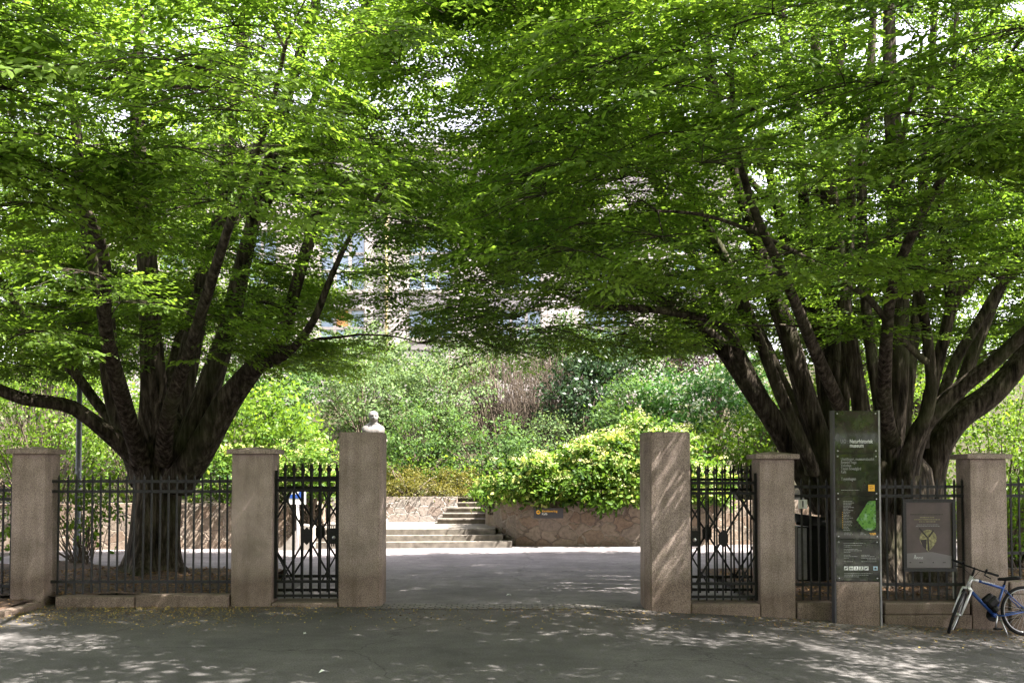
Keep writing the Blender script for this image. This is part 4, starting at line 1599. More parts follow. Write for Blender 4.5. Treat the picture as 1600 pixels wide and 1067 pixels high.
def lay_sprays(bases, yaw, pitch, roll, scale, tone, templates):
    out = [[], [], [], [], []]
    idx = rng.integers(0, len(templates), len(bases))
    cy, sy = np.cos(yaw), np.sin(yaw)
    cp, sp = np.cos(pitch), np.sin(pitch)
    cr, sr = np.cos(roll), np.sin(roll)
    ex = np.stack([cy * cp, sy * cp, sp], -1)
    ey0 = np.stack([-sy, cy, np.zeros_like(cy)], -1)
    ez0 = np.cross(ex, ey0)
    ey = ey0 * cr[:, None] + ez0 * sr[:, None]
    ez = np.cross(ex, ey)
    Rm = np.stack([ex, ey, ez], -1)   # columns
    for t in range(len(templates)):
        m_ = np.where(idx == t)[0]
        if len(m_) == 0:
            continue
        p, d, n, s, tn, _ = templates[t]
        out[0].append((bases[m_][:, None, :] + scale[m_][:, None, None] * np.einsum('mij,kj->mki', Rm[m_], p)).reshape(-1, 3))
        out[1].append(np.einsum('mij,kj->mki', Rm[m_], d).reshape(-1, 3))
        out[2].append(np.einsum('mij,kj->mki', Rm[m_], n).reshape(-1, 3))
        out[3].append((scale[m_][:, None] * s[None]).ravel())
        out[4].append((tone[m_][:, None] + tn[None]).ravel())
    return [np.concatenate(o) for o in out], ex


# ---- stems
def limb_mesh(pts, w, name, parent, seed, flute=.08, n=14, base_flare=0):
    """fluted tapering limb through smooth points with radii"""
    P = np.array([tuple(p) for p in pts])
    rad = np.array(w, float)
    # Catmull-Rom resample
    m_ = len(P)
    out, ro = [], []
    for i in range(m_ - 1):
        p0 = P[max(0, i - 1)]
        p1 = P[i]
        p2 = P[i + 1]
        p3 = P[min(m_ - 1, i + 2)]
        k = max(2, int(np.linalg.norm(p2 - p1) / .16))
        for j in range(k):
            t = j / k
            out.append(.5 * ((2 * p1) + (-p0 + p2) * t + (2 * p0 - 5 * p1 + 4 * p2 - p3) * t * t + (-p0 + 3 * p1 - 3 * p2 + p3) * t ** 3))
            ro.append(rad[i] * (1 - t) + rad[i + 1] * t)
    out.append(P[-1])
    ro.append(rad[-1])
    out = np.array(out)
    ro = np.array(ro)
    q = np.random.default_rng(seed)
    ph = q.uniform(0, 6.28, 8)
    m_ = len(out)
    s_ = np.arange(m_) * .16
    out[1:-1] += (np.stack([np.sin(s_ * 1.9 + ph[0]), np.sin(s_ * 1.6 + ph[1]), 0 * s_], -1) * .022)[1:-1]
    t = np.empty_like(out)
    t[1:-1] = out[2:] - out[:-2]
    t[0] = out[1] - out[0]
    t[-1] = out[-1] - out[-2]
    t = norm(t)
    u = norm(np.cross(t[0], [0, 1.0, 0.1]))
    V = []
    for i in range(m_):
        u = norm(u - t[i] * np.dot(u, t[i]))
        v = np.cross(t[i], u)
        for k in range(n):
            a = 2 * math.pi * k / n
            f = 1 + flute * (math.sin(3 * a + ph[2] + s_[i] * .35) + .6 * math.sin(5 * a + ph[3] - s_[i] * .5)) + .035 * math.sin(s_[i] * 3 + ph[4] + 2 * a)
            if base_flare:
                z = out[i][2] - base_flare
                f *= 1 + .75 * math.exp(-max(0, z) / .22) * (.55 + .45 * math.sin(5 * a + ph[5])) + .10 * math.exp(-max(0, z) / .7)
            V.append(out[i] + (u * math.cos(a) + v * math.sin(a)) * ro[i] * f)
    F_ = [(i * n + k, i * n + (k + 1) % n, (i + 1) * n + (k + 1) % n, (i + 1) * n + k) for i in range(m_ - 1) for k in range(n)]
    F_.append([(m_ - 1) * n + k for k in range(n)])
    mb = MB().add(V, F_, 0, True)
    mb.build(name, M['bark'], parent)
    return out, ro


def tree_stems(stems, parent, seed, name="limb"):
    """stems: list of (list of (px, py, Y), [width px...]) or world points"""
    nodes, nr, tang = [], [], []
    for i, (pts, w) in enumerate(stems):
        W = [at(p[0], p[1], p[2]) for p in pts]
        ra = [wp * .385 * p[2] / F_PX for wp, p in zip(w, pts)]
        o, r = limb_mesh(W, ra, name, parent, seed + i)
        tt = np.gradient(o, axis=0)
        nodes.append(o[::2])
        nr.append(r[::2])
        tang.append(tt[::2])
    return np.concatenate(nodes), np.concatenate(nr)


def grow(parent, nodes, nr, boughs, brad, nspray, center, seed, templates=SPRAYS, tone0=0.0, droop=-.10, scale=1.0, min_z=3.4, bark='bark', leaf='leaf', leafname="crown"):
    """boughs: (n,3) bough centres; joined to the stems by branches, each carrying a flat fan of sprays"""
    q = np.random.default_rng(seed)
    allp = nodes.copy()
    allr = np.minimum(nr, .05)
    lines, radii = [], []
    d0 = np.array([np.min(np.linalg.norm(nodes - b, axis=1)) for b in boughs])
    order = np.argsort(d0)
    base_list, yaw_l, pitch_l, roll_l, sc_l, tn_l = [], [], [], [], [], []
    for bi in order:
        c = boughs[bi]
        d = allp - c
        dist = np.linalg.norm(d, axis=1)
        # prefer joining a node that is lower and nearer to the stem than the bough
        cost = dist + np.where(d[:, 2] > -.15, 1.2 * (d[:, 2] + .15), 0) + np.where(dist < .35, 2, 0)
        j = int(np.argmin(cost))
        a = allp[j]
        v = c - a
        L = np.linalg.norm(v)
        k = max(3, int(L / .3))
        side = q.normal(0, .10 * L, 3)
        t = np.linspace(0, 1, k + 1)[:, None]
        mid = a + v * .5 + side + np.array([0, 0, .10 * L])
        cur = (1 - t) ** 2 * a + 2 * t * (1 - t) * mid + t ** 2 * c
        cur[1:-1] += q.normal(0, .018, (k - 1, 3))
        r0 = min(allr[j] * .8, .008 + .0085 * L)
        rr = r0 * (1 - .72 * t[:, 0])
        lines.append(cur)
        radii.append(rr)
        allp = np.concatenate([allp, cur[1:]])
        allr = np.concatenate([allr, rr[1:]])
        # sprays fan out from the last stretch of the branch
        out = v.copy()
        out[2] = 0
        o2 = c - center
        o2 = np.array([o2[0], o2[1], 0])
        h = norm(norm(out) * .6 + norm(o2) * .8)
        ang0 = math.atan2(h[1], h[0])
        R_ = brad[bi]
        tone_b = q.normal(0, .10) + tone0
        tilt = (droop if c[1] > 11 else droop - .2) + q.normal(0, .10)
        for s in range(nspray[bi]):
            fa = ang0 + q.uniform(-1.9, 1.9)
            f = R_ * math.sqrt(q.uniform(0, 1)) * .85
            b = c + np.array([math.cos(fa) * f, math.sin(fa) * f, tilt * f + q.normal(0, .07)])
            if f > .25:
                k2 = 4
                tt = np.linspace(0, 1, k2)[:, None]
                lines.append(c + (b - c) * tt + np.array([0, 0, .05 * f]) * (4 * tt * (1 - tt)))
                radii.append(np.linspace(.0065, .0035, k2))
            base_list.append(b)
            yw = fa * .5 + ang0 * .5 + q.normal(0, .45) if abs(fa - ang0) < 3 else fa
            yaw_l.append(yw)
            pitch_l.append(tilt * .9 - .02 + q.normal(0, .15))
            roll_l.append(q.normal(0, .22))
            sc_l.append(scale * q.uniform(.62, 1.22))
            tn_l.append(tone_b + q.normal(0, .05))
    B = np.array(base_list)
    A, ex = lay_sprays(B, np.array(yaw_l), np.array(pitch_l), np.array(roll_l), np.array(sc_l), np.array(tn_l), templates)
    # main twig of every spray
    for b, x, s in zip(B, ex, sc_l):
        lines.append(np.array([b, b + x * .4 * s, b + x * .78 * s + np.array([0, 0, -.03])]))
        radii.append(np.array([.0045, .0032, .0015]))
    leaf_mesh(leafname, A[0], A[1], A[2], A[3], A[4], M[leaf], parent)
    tubes_mesh("branches", lines, radii, M[bark], parent)
    return len(A[0])


def hornbeam(name, label, cx, cy, trunk, stems, zbot, rx, ry, ztop, nb, seed, keep=None, tone0=0.0, extra=None, group="multi-stemmed trees behind the railings"):
    e = empty(name, (0, 0, 0), 0, label, "tree", group)
    loc = Vector((cx, cy, 0.15))
    if trunk:
        limb_mesh([at(*p) for p in trunk[0]], [wp * .5 * p[2] / F_PX for wp, p in zip(trunk[1], trunk[0])], "trunk", e, seed, .10, 28, trunk[2])
    nodes, nr = tree_stems(stems, e, seed * 10)
    q = np.random.default_rng(seed)
    cen = np.array([cx, cy, 0])
    bs = []
    tries = 0
    while len(bs) < nb and tries < nb * 60:
        tries += 1
        a = q.uniform(0, 2 * math.pi)
        rr = q.uniform(0.02, 1) ** .5
        x = cx + rx * rr * math.cos(a)
        y = cy - .9 + ry * rr * math.sin(a) * (1.0 if math.sin(a) < 0 else .72)
        zb = zbot(x, y)
        # dome-shaped top
        zt = 5.0 + (ztop - 5.0) * math.sqrt(max(0, 1 - rr * rr))
        if zt <= zb + .3:
            zt = zb + .3
        z = zb + (zt - zb) * q.uniform(0, 1) ** 1.15
        b = np.array([x, y, z])
        if keep and not keep(b, q):
            continue
        if bs and np.min(np.linalg.norm((np.array(bs) - b) * np.array([1, 1, 2.1]), axis=1)) < .47:
            continue
        bs.append(b)
    for n_, (xa_, xb_), (ya_, yb_), (za_, zb_) in (extra or []):
        ex_ = np.stack([q.uniform(xa_, xb_, n_), q.uniform(ya_, yb_, n_), q.uniform(za_, zb_, n_)], -1)
        bs = list(bs) + list(ex_)
    bs = np.array(bs)
    hi = bs[:, 2] > 2.9 + .50 * bs[:, 1]
    n1 = 0
    lo_ = ~hi
    br = q.uniform(.55, 1.05, len(bs))
    ns = (7 + 9 * (br - .55) / .5).astype(int)
    mid_ = (np.abs(bs[:, 0]) < 3.6) & (bs[:, 2] < 5.6)
    ns[mid_] = (ns[mid_] * .62).astype(int)
    n1 += grow(e, nodes, nr, bs[lo_], br[lo_], ns[lo_], cen, seed + 1, SPRAYS, tone0)
    if hi.any():
        n1 += grow(e, nodes, nr, bs[hi], br[hi] * 1.2, (ns[hi] * .6).astype(int) + 2, cen, seed + 2, COARSE, tone0 + .05, scale=1.15, leafname="upper_crown")
    # put the empty at the foot of the tree
    e.location = loc
    for ch in e.children:
        ch.location = -loc
    print(name, "boughs", len(bs), "leaves", n1)
    return e


# ------------------------------------------------------------------ the two hornbeams
YT = 16.5
Lst = [
    ([(238, 742, 16.3), (205, 704, 16.1), (178, 684, 15.9), (146, 660, 15.7), (110, 637, 15.5), (75, 629, 15.3), (35, 624, 15.1), (0, 611, 15.0), (-60, 590, 14.8), (-140, 560, 14.6)], [52, 44, 36, 31, 29, 26, 25, 23, 20, 14]),
    ([(228, 752, 16.4), (206, 690, 16.5), (186, 640, 16.5), (172, 575, 16.5), (165, 510, 16.5), (150, 430, 16.5), (132, 330, 16.4), (118, 200, 16.2), (100, 60, 16.0), (90, -100, 15.8)], [60, 52, 42, 36, 33, 29, 24, 20, 15, 9]),
    ([(196, 676, 16.6), (157, 635, 16.7), (116, 582, 16.8), (71, 545, 16.9), (34, 515, 17.0), (0, 494, 17.0), (-60, 440, 17)], [26, 22, 20, 18, 16, 14, 9]),
    ([(90, 556, 16.9), (71, 525, 16.6), (30, 480, 16.3), (0, 441, 16.1), (-40, 380, 16)], [17, 17, 15, 13, 9]),
    ([(237, 752, 16.4), (236, 690, 16.2), (243, 610, 16.0), (240, 540, 15.9), (233, 460, 15.8), (224, 360, 15.7), (218, 240, 15.6), (216, 100, 15.5), (212, -60, 15.4)], [62, 55, 50, 46, 42, 36, 30, 23, 14]),
    ([(255, 750, 16.6), (266, 690, 16.9), (281, 620, 17.1), (297, 560, 17.2), (311, 500, 17.3), (328, 420, 17.4), (343, 340, 17.5), (362, 200, 17.6), (378, 60, 17.7), (392, -120, 17.8)], [60, 54, 48, 44, 42, 38, 34, 27, 22, 13]),
    ([(268, 752, 16.3), (290, 700, 16.2), (318, 620, 16.2), (340, 560, 16.2), (361, 500, 16.1), (378, 420, 16.0), (398, 330, 16.0), (430, 220, 15.9), (462, 110, 15.8), (490, 10, 15.7), (520, -110, 15.7)], [62, 56, 48, 44, 38, 32, 28, 25, 22, 18, 11]),
    ([(275, 758, 16.2), (310, 705, 16.0), (352, 628, 15.8), (394, 576, 15.6), (430, 545, 15.5), (448, 508, 15.5), (464, 448, 15.5), (484, 372, 15.5), (505, 290, 15.5), (530, 190, 15.5), (556, 90, 15.4), (585, -30, 15.4)], [66, 60, 52, 40, 32, 27, 25, 23, 20, 17, 14, 8]),
    ([(384, 585, 15.6), (420, 566, 15.2), (452, 548, 14.8), (490, 500, 14.4), (520, 430, 14.1), (560, 350, 13.8), (620, 270, 13.6)], [30, 22, 18, 15, 12, 9, 5]),
    ([(390, 340, 15.9), (430, 300, 15.6), (470, 210, 15.4), (505, 120, 15.3), (560, 30, 15.2), (600, -60, 15.2)], [22, 18, 15, 13, 11, 7]),
    # leaders leaning to the street
    ([(222, 720, 16.0), (195, 640, 15.0), (170, 520, 13.6), (160, 400, 12.5), (120, 310, 11.6), (60, 258, 10.9), (-10, 240, 10.4)], [40, 34, 27, 22, 18, 14, 9]),
    ([(255, 720, 16.0), (268, 640, 14.9), (300, 530, 13.6), (345, 400, 12.6), (380, 290, 11.8), (420, 180, 11.2), (450, 60, 10.8)], [38, 30, 24, 20, 16, 12, 7]),
    ([(250, 740, 16.6), (262, 640, 17.8), (285, 520, 18.8), (330, 400, 19.6), (400, 300, 20.2), (470, 210, 20.6)], [44, 36, 28, 22, 15, 8]),
]
Rst = [
    ([(1288, 792, 16.2), (1253, 733, 16.1), (1217, 672, 16.0), (1180, 616, 15.9), (1148, 567, 15.8), (1122, 535, 15.7), (1085, 505, 15.5), (1030, 470, 15.3), (960, 420, 15.1), (890, 340, 14.9), (830, 240, 14.8), (790, 120, 14.8)], [58, 52, 44, 40, 36, 30, 24, 20, 17, 14, 11, 6]),
    ([(1160, 590, 15.8), (1150, 535, 15.3), (1125, 505, 14.9), (1070, 492, 14.5), (1000, 482, 14.1), (930, 478, 13.8), (860, 455, 13.5)], [24, 20, 17, 16, 14, 11, 6]),
    ([(1296, 800, 16.5), (1273, 725, 16.6), (1249, 656, 16.7), (1220, 595, 16.8), (1198, 545, 16.9), (1162, 485, 17.0), (1128, 420, 17.1), (1095, 330, 17.2), (1060, 220, 17.3), (1030, 100, 17.3), (1005, -40, 17.4)], [52, 46, 38, 34, 31, 27, 24, 21, 18, 15, 9]),
    ([(1305, 800, 15.9), (1290, 728, 15.8), (1269, 656, 15.8), (1252, 596, 15.8), (1232, 519, 15.8), (1206, 450, 15.8), (1184, 390, 15.8), (1160, 310, 15.8), (1130, 200, 15.8), (1105, 90, 15.8), (1085, -40, 15.8)], [50, 46, 42, 40, 37, 34, 32, 29, 26, 22, 14]),
    ([(1310, 760, 17.0), (1298, 660, 17.3), (1288, 600, 17.4), (1277, 519, 17.5), (1268, 430, 17.6), (1258, 330, 17.6), (1245, 200, 17.7), (1228, 60, 17.7), (1215, -80, 17.7)], [44, 36, 30, 27, 25, 22, 20, 17, 10]),
    ([(1322, 780, 16.9), (1312, 690, 17.1), (1306, 600, 17.2), (1301, 500, 17.2), (1298, 390, 17.2), (1290, 250, 17.2), (1278, 110, 17.2), (1268, -60, 17.2)], [46, 38, 32, 28, 27, 24, 20, 12]),
    ([(1352, 760, 16.0), (1342, 650, 15.9), (1331, 551, 15.9), (1318, 455, 15.9), (1308, 370, 15.9), (1296, 280, 15.9), (1300, 170, 15.9), (1320, 60, 15.9), (1335, -60, 15.9)], [42, 33, 30, 28, 26, 24, 20, 16, 10]),
    ([(1382, 760, 16.8), (1373, 640, 17.0), (1361, 543, 17.1), (1350, 430, 17.2), (1346, 330, 17.2), (1352, 200, 17.3), (1362, 60, 17.3), (1370, -70, 17.4)], [34, 25, 23, 21, 20, 18, 15, 9]),
    ([(1380, 800, 16.0), (1388, 712, 15.9), (1398, 632, 15.9), (1402, 551, 15.9), (1404, 450, 15.9), (1400, 350, 15.9), (1396, 220, 15.9), (1390, 90, 15.9), (1384, -60, 15.9)], [66, 56, 50, 47, 43, 40, 34, 27, 16]),
    ([(1408, 800, 15.5), (1414, 730, 15.3), (1430, 690, 15.2), (1450, 650, 15.1), (1458, 606, 15.0), (1451, 540, 14.9), (1436, 470, 14.8), (1422, 420, 14.7), (1410, 350, 14.5), (1408, 260, 14.2), (1422, 160, 14.0), (1440, 60, 13.9)], [46, 36, 30, 26, 24, 21, 18, 15, 13, 11, 9, 6]),
    ([(1418, 740, 15.6), (1436, 672, 15.5), (1466, 636, 15.4), (1503, 602, 15.3), (1545, 570, 15.1), (1600, 522, 14.9), (1660, 470, 14.7), (1740, 390, 14.5)], [44, 38, 34, 32, 30, 27, 22, 14]),
    ([(1446, 800, 16.6), (1455, 735, 16.5), (1470, 690, 16.4), (1500, 650, 16.3), (1540, 622, 16.2), (1576, 588, 16.1), (1610, 545, 16.0), (1660, 470, 15.9), (1720, 360, 15.8), (1770, 220, 15.8)], [70, 64, 58, 52, 48, 42, 36, 30, 24, 14]),
    ([(1455, 700, 16.6), (1476, 610, 16.8), (1494, 560, 16.9), (1527, 503, 17.0), (1561, 449, 17.0), (1600, 415, 17.0), (1660, 350, 17.1), (1720, 250, 17.1)], [30, 22, 20, 19, 18, 16, 13, 8]),
    ([(1460, 690, 17.0), (1500, 600, 17.2), (1524, 530, 17.3), (1550, 470, 17.4), (1580, 420, 17.5), (1620, 340, 17.5), (1660, 240, 17.6)], [30, 23, 21, 20, 18, 14, 8]),
    ([(1440, 700, 16.2), (1456, 600, 16.0), (1474, 519, 15.9), (1486, 475, 15.8), (1512, 440, 15.7), (1558, 402, 15.5), (1600, 360, 15.3), (1650, 290, 15.2)], [30, 25, 23, 22, 20, 18, 14, 8]),
    ([(1448, 566, 14.9), (1424, 543, 14.6), (1398, 519, 14.3), (1358, 471, 13.9), (1325, 447, 13.6), (1277, 414, 13.2), (1221, 382, 12.8), (1160, 354, 12.4), (1090, 335, 12.0), (1010, 330, 11.7)], [15, 13, 12, 12, 12, 11, 10, 9, 7, 4]),
    ([(1483, 483, 15.8), (1478, 400, 15.6), (1470, 300, 15.4), (1476, 200, 15.3), (1490, 80, 15.2), (1500, -50, 15.1)], [22, 18, 16, 14, 11, 7]),
    ([(1300, 700, 17.2), (1283, 560, 17.4), (1240, 440, 17.5), (1215, 330, 17.6), (1190, 200, 17.6), (1170, 60, 17.7), (1150, -80, 17.7)], [28, 24, 21, 18, 15, 12, 8]),
    ([(1270, 740, 15.6), (1230, 640, 15.4), (1185, 520, 15.3), (1140, 420, 15.2), (1085, 320, 15.2), (1020, 200, 15.2), (960, 80, 15.2), (930, -40, 15.2)], [30, 25, 21, 18, 15, 12, 9, 6]),
    ([(1405, 720, 17), (1420, 600, 17.2), (1432, 470, 17.3), (1440, 330, 17.4), (1450, 180, 17.4), (1462, 20, 17.5), (1470, -90, 17.5)], [28, 24, 22, 20, 17, 13, 9]),
    ([(1465, 700, 17), (1510, 580, 17.4), (1545, 500, 17.6), (1590, 400, 17.8), (1640, 300, 17.9), (1690, 160, 18)], [26, 22, 19, 16, 13, 8]),
    ([(1315, 720, 16.4), (1320, 600, 16.5), (1323, 480, 16.5), (1331, 330, 16.5), (1318, 180, 16.5), (1300, 40, 16.5), (1290, -70, 16.5)], [26, 22, 20, 18, 16, 13, 9]),
    ([(1262, 770, 16.8), (1205, 640, 17.2), (1150, 540, 17.6), (1100, 430, 18), (1030, 300, 18.3), (950, 160, 18.5), (890, 10, 18.6)], [30, 24, 20, 17, 14, 11, 7]),
    ([(1100, 430, 18), (1050, 340, 18.2), (1010, 220, 18.4), (990, 100, 18.5), (975, -30, 18.6)], [14, 13, 12, 10, 7]),
    # leaders leaning to the street and away from it
    ([(1395, 690, 15.4), (1380, 600, 14.2), (1390, 470, 13.0), (1440, 340, 12.0), (1500, 230, 11.3), (1560, 110, 10.8)], [36, 28, 22, 18, 14, 8]),
    ([(1330, 690, 15.4), (1290, 580, 14.2), (1230, 450, 13.0), (1180, 330, 12.2), (1150, 200, 11.6), (1140, 60, 11.2)], [36, 26, 20, 16, 12, 7]),
    ([(1360, 740, 17.4), (1340, 600, 18.6), (1300, 470, 19.6), (1230, 350, 20.4), (1140, 250, 21.0)], [40, 32, 24, 17, 9]),
]


def zb_left(x, y):
    r = math.hypot(x + 5.9, y - 16.4)
    z = 3.65 - .06 * max(0, r - 2.0) + .4 * sstep(-4.6, -3.4, x)
    z += .12 * max(0, 13.0 - y) + .10 * max(0, y - 15.5)
    return max(3.3, z)


def zb_right(x, y):
    r = math.hypot(x - 6.1, y - 16.4)
    z = 3.85 - .06 * max(0, r - 2.2) + .3 * (1 - sstep(1.6, 3.2, x))
    z += .10 * max(0, 12.5 - y) + .10 * max(0, y - 15.5)
    return max(3.5, z)


def in_gap(b):
    # a hole in the leaves where the two crowns meet and sky shows
    x, y, z = b
    return abs(x + 1.28 * y / 14) < .6 and abs((z - 1.9) * 14 / y - 4.95) < .55


def glimpse(b):
    # thin places in the leaves through which the museum front shows
    x, y, z = b
    u, v = x * 14 / y, (z - 1.9) * 14 / y
    return (abs(u + 2.62) < .62 and abs(v - 2.15) < .42), (abs(u + 2.4) < .75 and abs(v - 3.0) < .62)


def keep_left(b, q):
    x, y, z = b
    g1, g2 = glimpse(b)
    if (g1 and q.uniform() < .85) or (g2 and q.uniform() < .35):
        return False
    # open lane between the two crowns where the museum and a patch of sky show
    if x > -3.9 and y > 12 and 3.8 < z < 6.2 and q.uniform() < .62:
        return False
    if x > -2.2 and 5 < z < 6.2 and q.uniform() < .25:
        return False
    if in_gap(b):
        return False
    # the street side of the crown stops short of the lowest boughs, so the sun gets in under it
    if y < 10.6 and z > 6.1 and x < -3.6 or y < 10.4 and z > 6.7 and x < -1.0:
        return False
    if y < 13.5 and x > -9 and q.uniform() < .5:
        return False
    # low in the middle of the tree the limbs stand clear
    if math.hypot(x + 5.9, y - 16.4) < 3.0 and z < 6.2 and q.uniform() < .2:
        return False
    return True


def keep_right(b, q):
    x, y, z = b
    g1, g2 = glimpse(b)
    if (g1 and q.uniform() < .85) or (g2 and q.uniform() < .35):
        return False
    if x < -2.4 and z > 6.3 and q.uniform() < .3:
        return False
    if in_gap(b):
        return False
    if x < -.7 and 3.7 < z < 6.4 and q.uniform() < .6:
        return False
    if x < 0.2 and z > 5.2 and q.uniform() < .35:
        return False
    if y < 13.5 and x > 2.0 and q.uniform() < .6:
        return False
    if math.hypot(x - 6.1, y - 16.4) < 3.2 and z < 6.6 and q.uniform() < .5:
        return False
    return True


hornbeam("hornbeam_tree", "multi-stemmed tree with one stout bole behind the long railing", -5.9, 16.45,
         ([(240, 915, 16.4), (242, 880, 16.4), (243, 830, 16.4), (244, 780, 16.4), (246, 740, 16.4), (250, 705, 16.4), (254, 675, 16.4), (256, 645, 16.4)], [84, 74, 68, 66, 72, 82, 82, 50], .16),
         Lst, zb_left, 8.3, 7.7, 13.0, NB_L, 21, keep_left, .02, [(50, (-5.4, -2.3), (7.2, 9.6), (4.4, 6.5)), (34, (-10.5, -3.6), (13.2, 15.8), (3.6, 5.6)), (40, (-10.5, -4.0), (17.2, 20.5), (4.2, 6.6))])
hornbeam("hornbeam_tree", "wider multi-stemmed tree of many trunks rising behind the museum sign", 6.1, 16.45,
         ([(1372, 935, 16.4), (1370, 890, 16.4), (1366, 850, 16.4), (1364, 800, 16.4), (1364, 760, 16.4), (1366, 725, 16.4), (1368, 690, 16.4)], [176, 160, 150, 150, 152, 140, 80], .06),
         Rst, zb_right, 8.6, 7.7, 13.2, NB_R, 33, keep_right, .0, [(34, (1.2, 6.6), (8.4, 10.6), (5.0, 7.0)), (26, (2.6, 10), (13.2, 15.6), (3.9, 5.8)), (44, (2.4, 10.5), (17.4, 21), (4.4, 7.2))])


# ------------------------------------------------------------------ shrubs and background trees
def foliage_pts(q, c, rad, nclump, per, clump_r, hole=.0, low_cut=None, updir=.7):
    c = np.array(c)
    rad = np.array(rad)
    d = norm(q.normal(0, 1, (nclump, 3)))
    rr = q.uniform(.25, 1, (nclump, 1)) ** .45
    lump = 1 + .24 * np.sin(3 * d[:, :1] * 2.1 + c[0]) + .14 * np.sin(4 * d[:, 2:3] * 1.7 + 2 * d[:, 1:2] + c[1])
    cc = c + d * rr * rad * lump
    if low_cut is not None:
        cc = cc[cc[:, 2] > low_cut]
    ctone = q.normal(0, .19, len(cc))
    cr = clump_r * q.uniform(.6, 1.3, len(cc))
    off = q.normal(0, .5, (len(cc), per, 3)) * cr[:, None, None] * np.array([1, 1, .6])
    p = cc[:, None, :] + off
    o = norm((cc - c) / rad)[:, None, :] * .9 + off / np.maximum(cr[:, None, None], .01) * .5 + np.array([0, -.1, updir])
    n = norm(o) + q.normal(0, .42, p.shape)
    dr = q.normal(0, 1, p.shape) + np.array([0, 0, -.25]) + norm(cc - c)[:, None, :] * .4
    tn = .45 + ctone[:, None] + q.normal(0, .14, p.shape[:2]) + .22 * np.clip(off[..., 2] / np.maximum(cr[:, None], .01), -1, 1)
    return p.reshape(-1, 3), dr.reshape(-1, 3), n.reshape(-1, 3), tn.ravel(), cc


def shrub(name, label, cat, parts, leaf, size, mat, seed, ground=None, group="shrubs on the bank and walls", per=44, dens=.85, nstem=9, six=False, clump=.42, flowers=0.0, stem_mat='twig', updir=.7, stem_r=1.0, heads=0):
    q = np.random.default_rng(seed)
    if group == 'shrubs on the bank and walls':
        per = int(per * .72)
    P, D, NN, T, C = [], [], [], [], []
    for (c, rad) in parts:
        area = 4 * math.pi * ((rad[0] * rad[1]) ** 1.6 / 3 + (rad[0] * rad[2]) ** 1.6 / 3 + (rad[1] * rad[2]) ** 1.6 / 3) ** (1 / 1.6)
        ncl = int(dens * area / (clump * clump) * 1.05) + 4
        low = ground if ground is not None else None
        a = foliage_pts(q, c, rad, ncl, per, clump, low_cut=low, updir=updir)
        for L_, v in zip((P, D, NN, T, C), a):
            L_.append(v)
    P, D, NN, T, C = [np.concatenate(v) for v in (P, D, NN, T, C)]
    T = np.clip(T, 0, .86)
    if flowers:
        f = q.uniform(0, 1, len(T)) < flowers
        T[f] = 1.0
    c0 = np.array(parts[0][0])
    gz = ground if ground is not None else c0[2] - parts[0][1][2]
    base = Vector((c0[0], c0[1], gz))
    e = empty(name, base, 0, label, cat, group)
    S = q.uniform(.6, 1.35, len(T)) * size * (1.35 if group == 'shrubs on the bank and walls' else 1.0)
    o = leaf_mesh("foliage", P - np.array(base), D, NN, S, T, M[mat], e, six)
    if heads:
        up = C[(C[:, 2] > base.z + .25) & (q.uniform(0, 1, len(C)) < heads)]
        m_ = 26
        off = q.normal(0, .07, (len(up), m_, 3)) * np.array([1, 1, .35])
        hp = (up + np.array([0, -.12, .20]))[:, None, :] + off
        k_ = hp.reshape(-1, 3)
        leaf_mesh("flower_heads", k_ - np.array(base), q.normal(0, 1, k_.shape) * np.array([1, 1, .3]), q.normal(0, .35, k_.shape) + np.array([0, -.25, 1.0]), q.uniform(.035, .06, len(k_)), q.uniform(.2, 1, len(k_)), M['flower'], e, False)
    lines, radii = [], []
    ids = q.choice(len(C), min(len(C), nstem * 5), replace=False)
    for k, i in enumerate(ids):
        tgt = C[i] - np.array(base)
        s0 = q.normal(0, .12, 3) * np.array([1, 1, 0])
        s0[2] = -.15
        t = np.linspace(0, 1, 7)[:, None]
        mid = s0 * .4 + tgt * .6 + np.array([0, 0, .25 * abs(tgt[2])]) * .6
        mid[:2] = s0[:2] * .5 + tgt[:2] * .5
        cur = (1 - t) ** 2 * s0 + 2 * t * (1 - t) * mid + t * t * tgt
        lines.append(cur)
        radii.append(np.linspace(.022, .005, 7) * (1 + .5 * (k % 3 == 0)) * stem_r)
    tubes_mesh("stems", lines, radii, M[stem_mat], e, 5)
    return e


def pc(px, py, Y):
    v = at(px, py, Y)
    return (v.x, v.y, v.z)


def pr(wpx, hpx, Y, dy):
    return (wpx * Y / F_PX / 2, dy, hpx * Y / F_PX / 2)


# on the bank
shrub("spirea_shrub", "arching fresh green shrub just right of the bust above the bronze hedge", "shrub", [(pc(660, 690, 30.5), pr(130, 140, 30.5, 1.1)), (pc(620, 720, 30), pr(90, 80, 30, .8))], 0, .085, 'leaf_mid', 41, 1.7)
shrub("spirea_shrub", "rounded fresh green shrub behind the pale flowering hydrangea", "shrub", [(pc(750, 710, 30.5), pr(170, 140, 30.5, 1.2)), (pc(820, 720, 30.8), pr(100, 90, 30.8, .9))], 0, .08, 'leaf_mid', 42, 1.7)
shrub("grey_green_shrub", "grey green feathery shrub below the tangle of bare twigs", "shrub", [(pc(860, 690, 33), pr(140, 80, 33, 1.0))], 0, .07, 'leaf_grey', 43, 2.2)
shrub("grey_green_shrub", "tall grey green shrub rising behind the marble bust", "shrub", [(pc(575, 630, 34), pr(200, 170, 34, 1.5)), (pc(520, 590, 36), pr(160, 120, 36, 1.2))], 0, .09, 'leaf_grey', 44, 2.4)
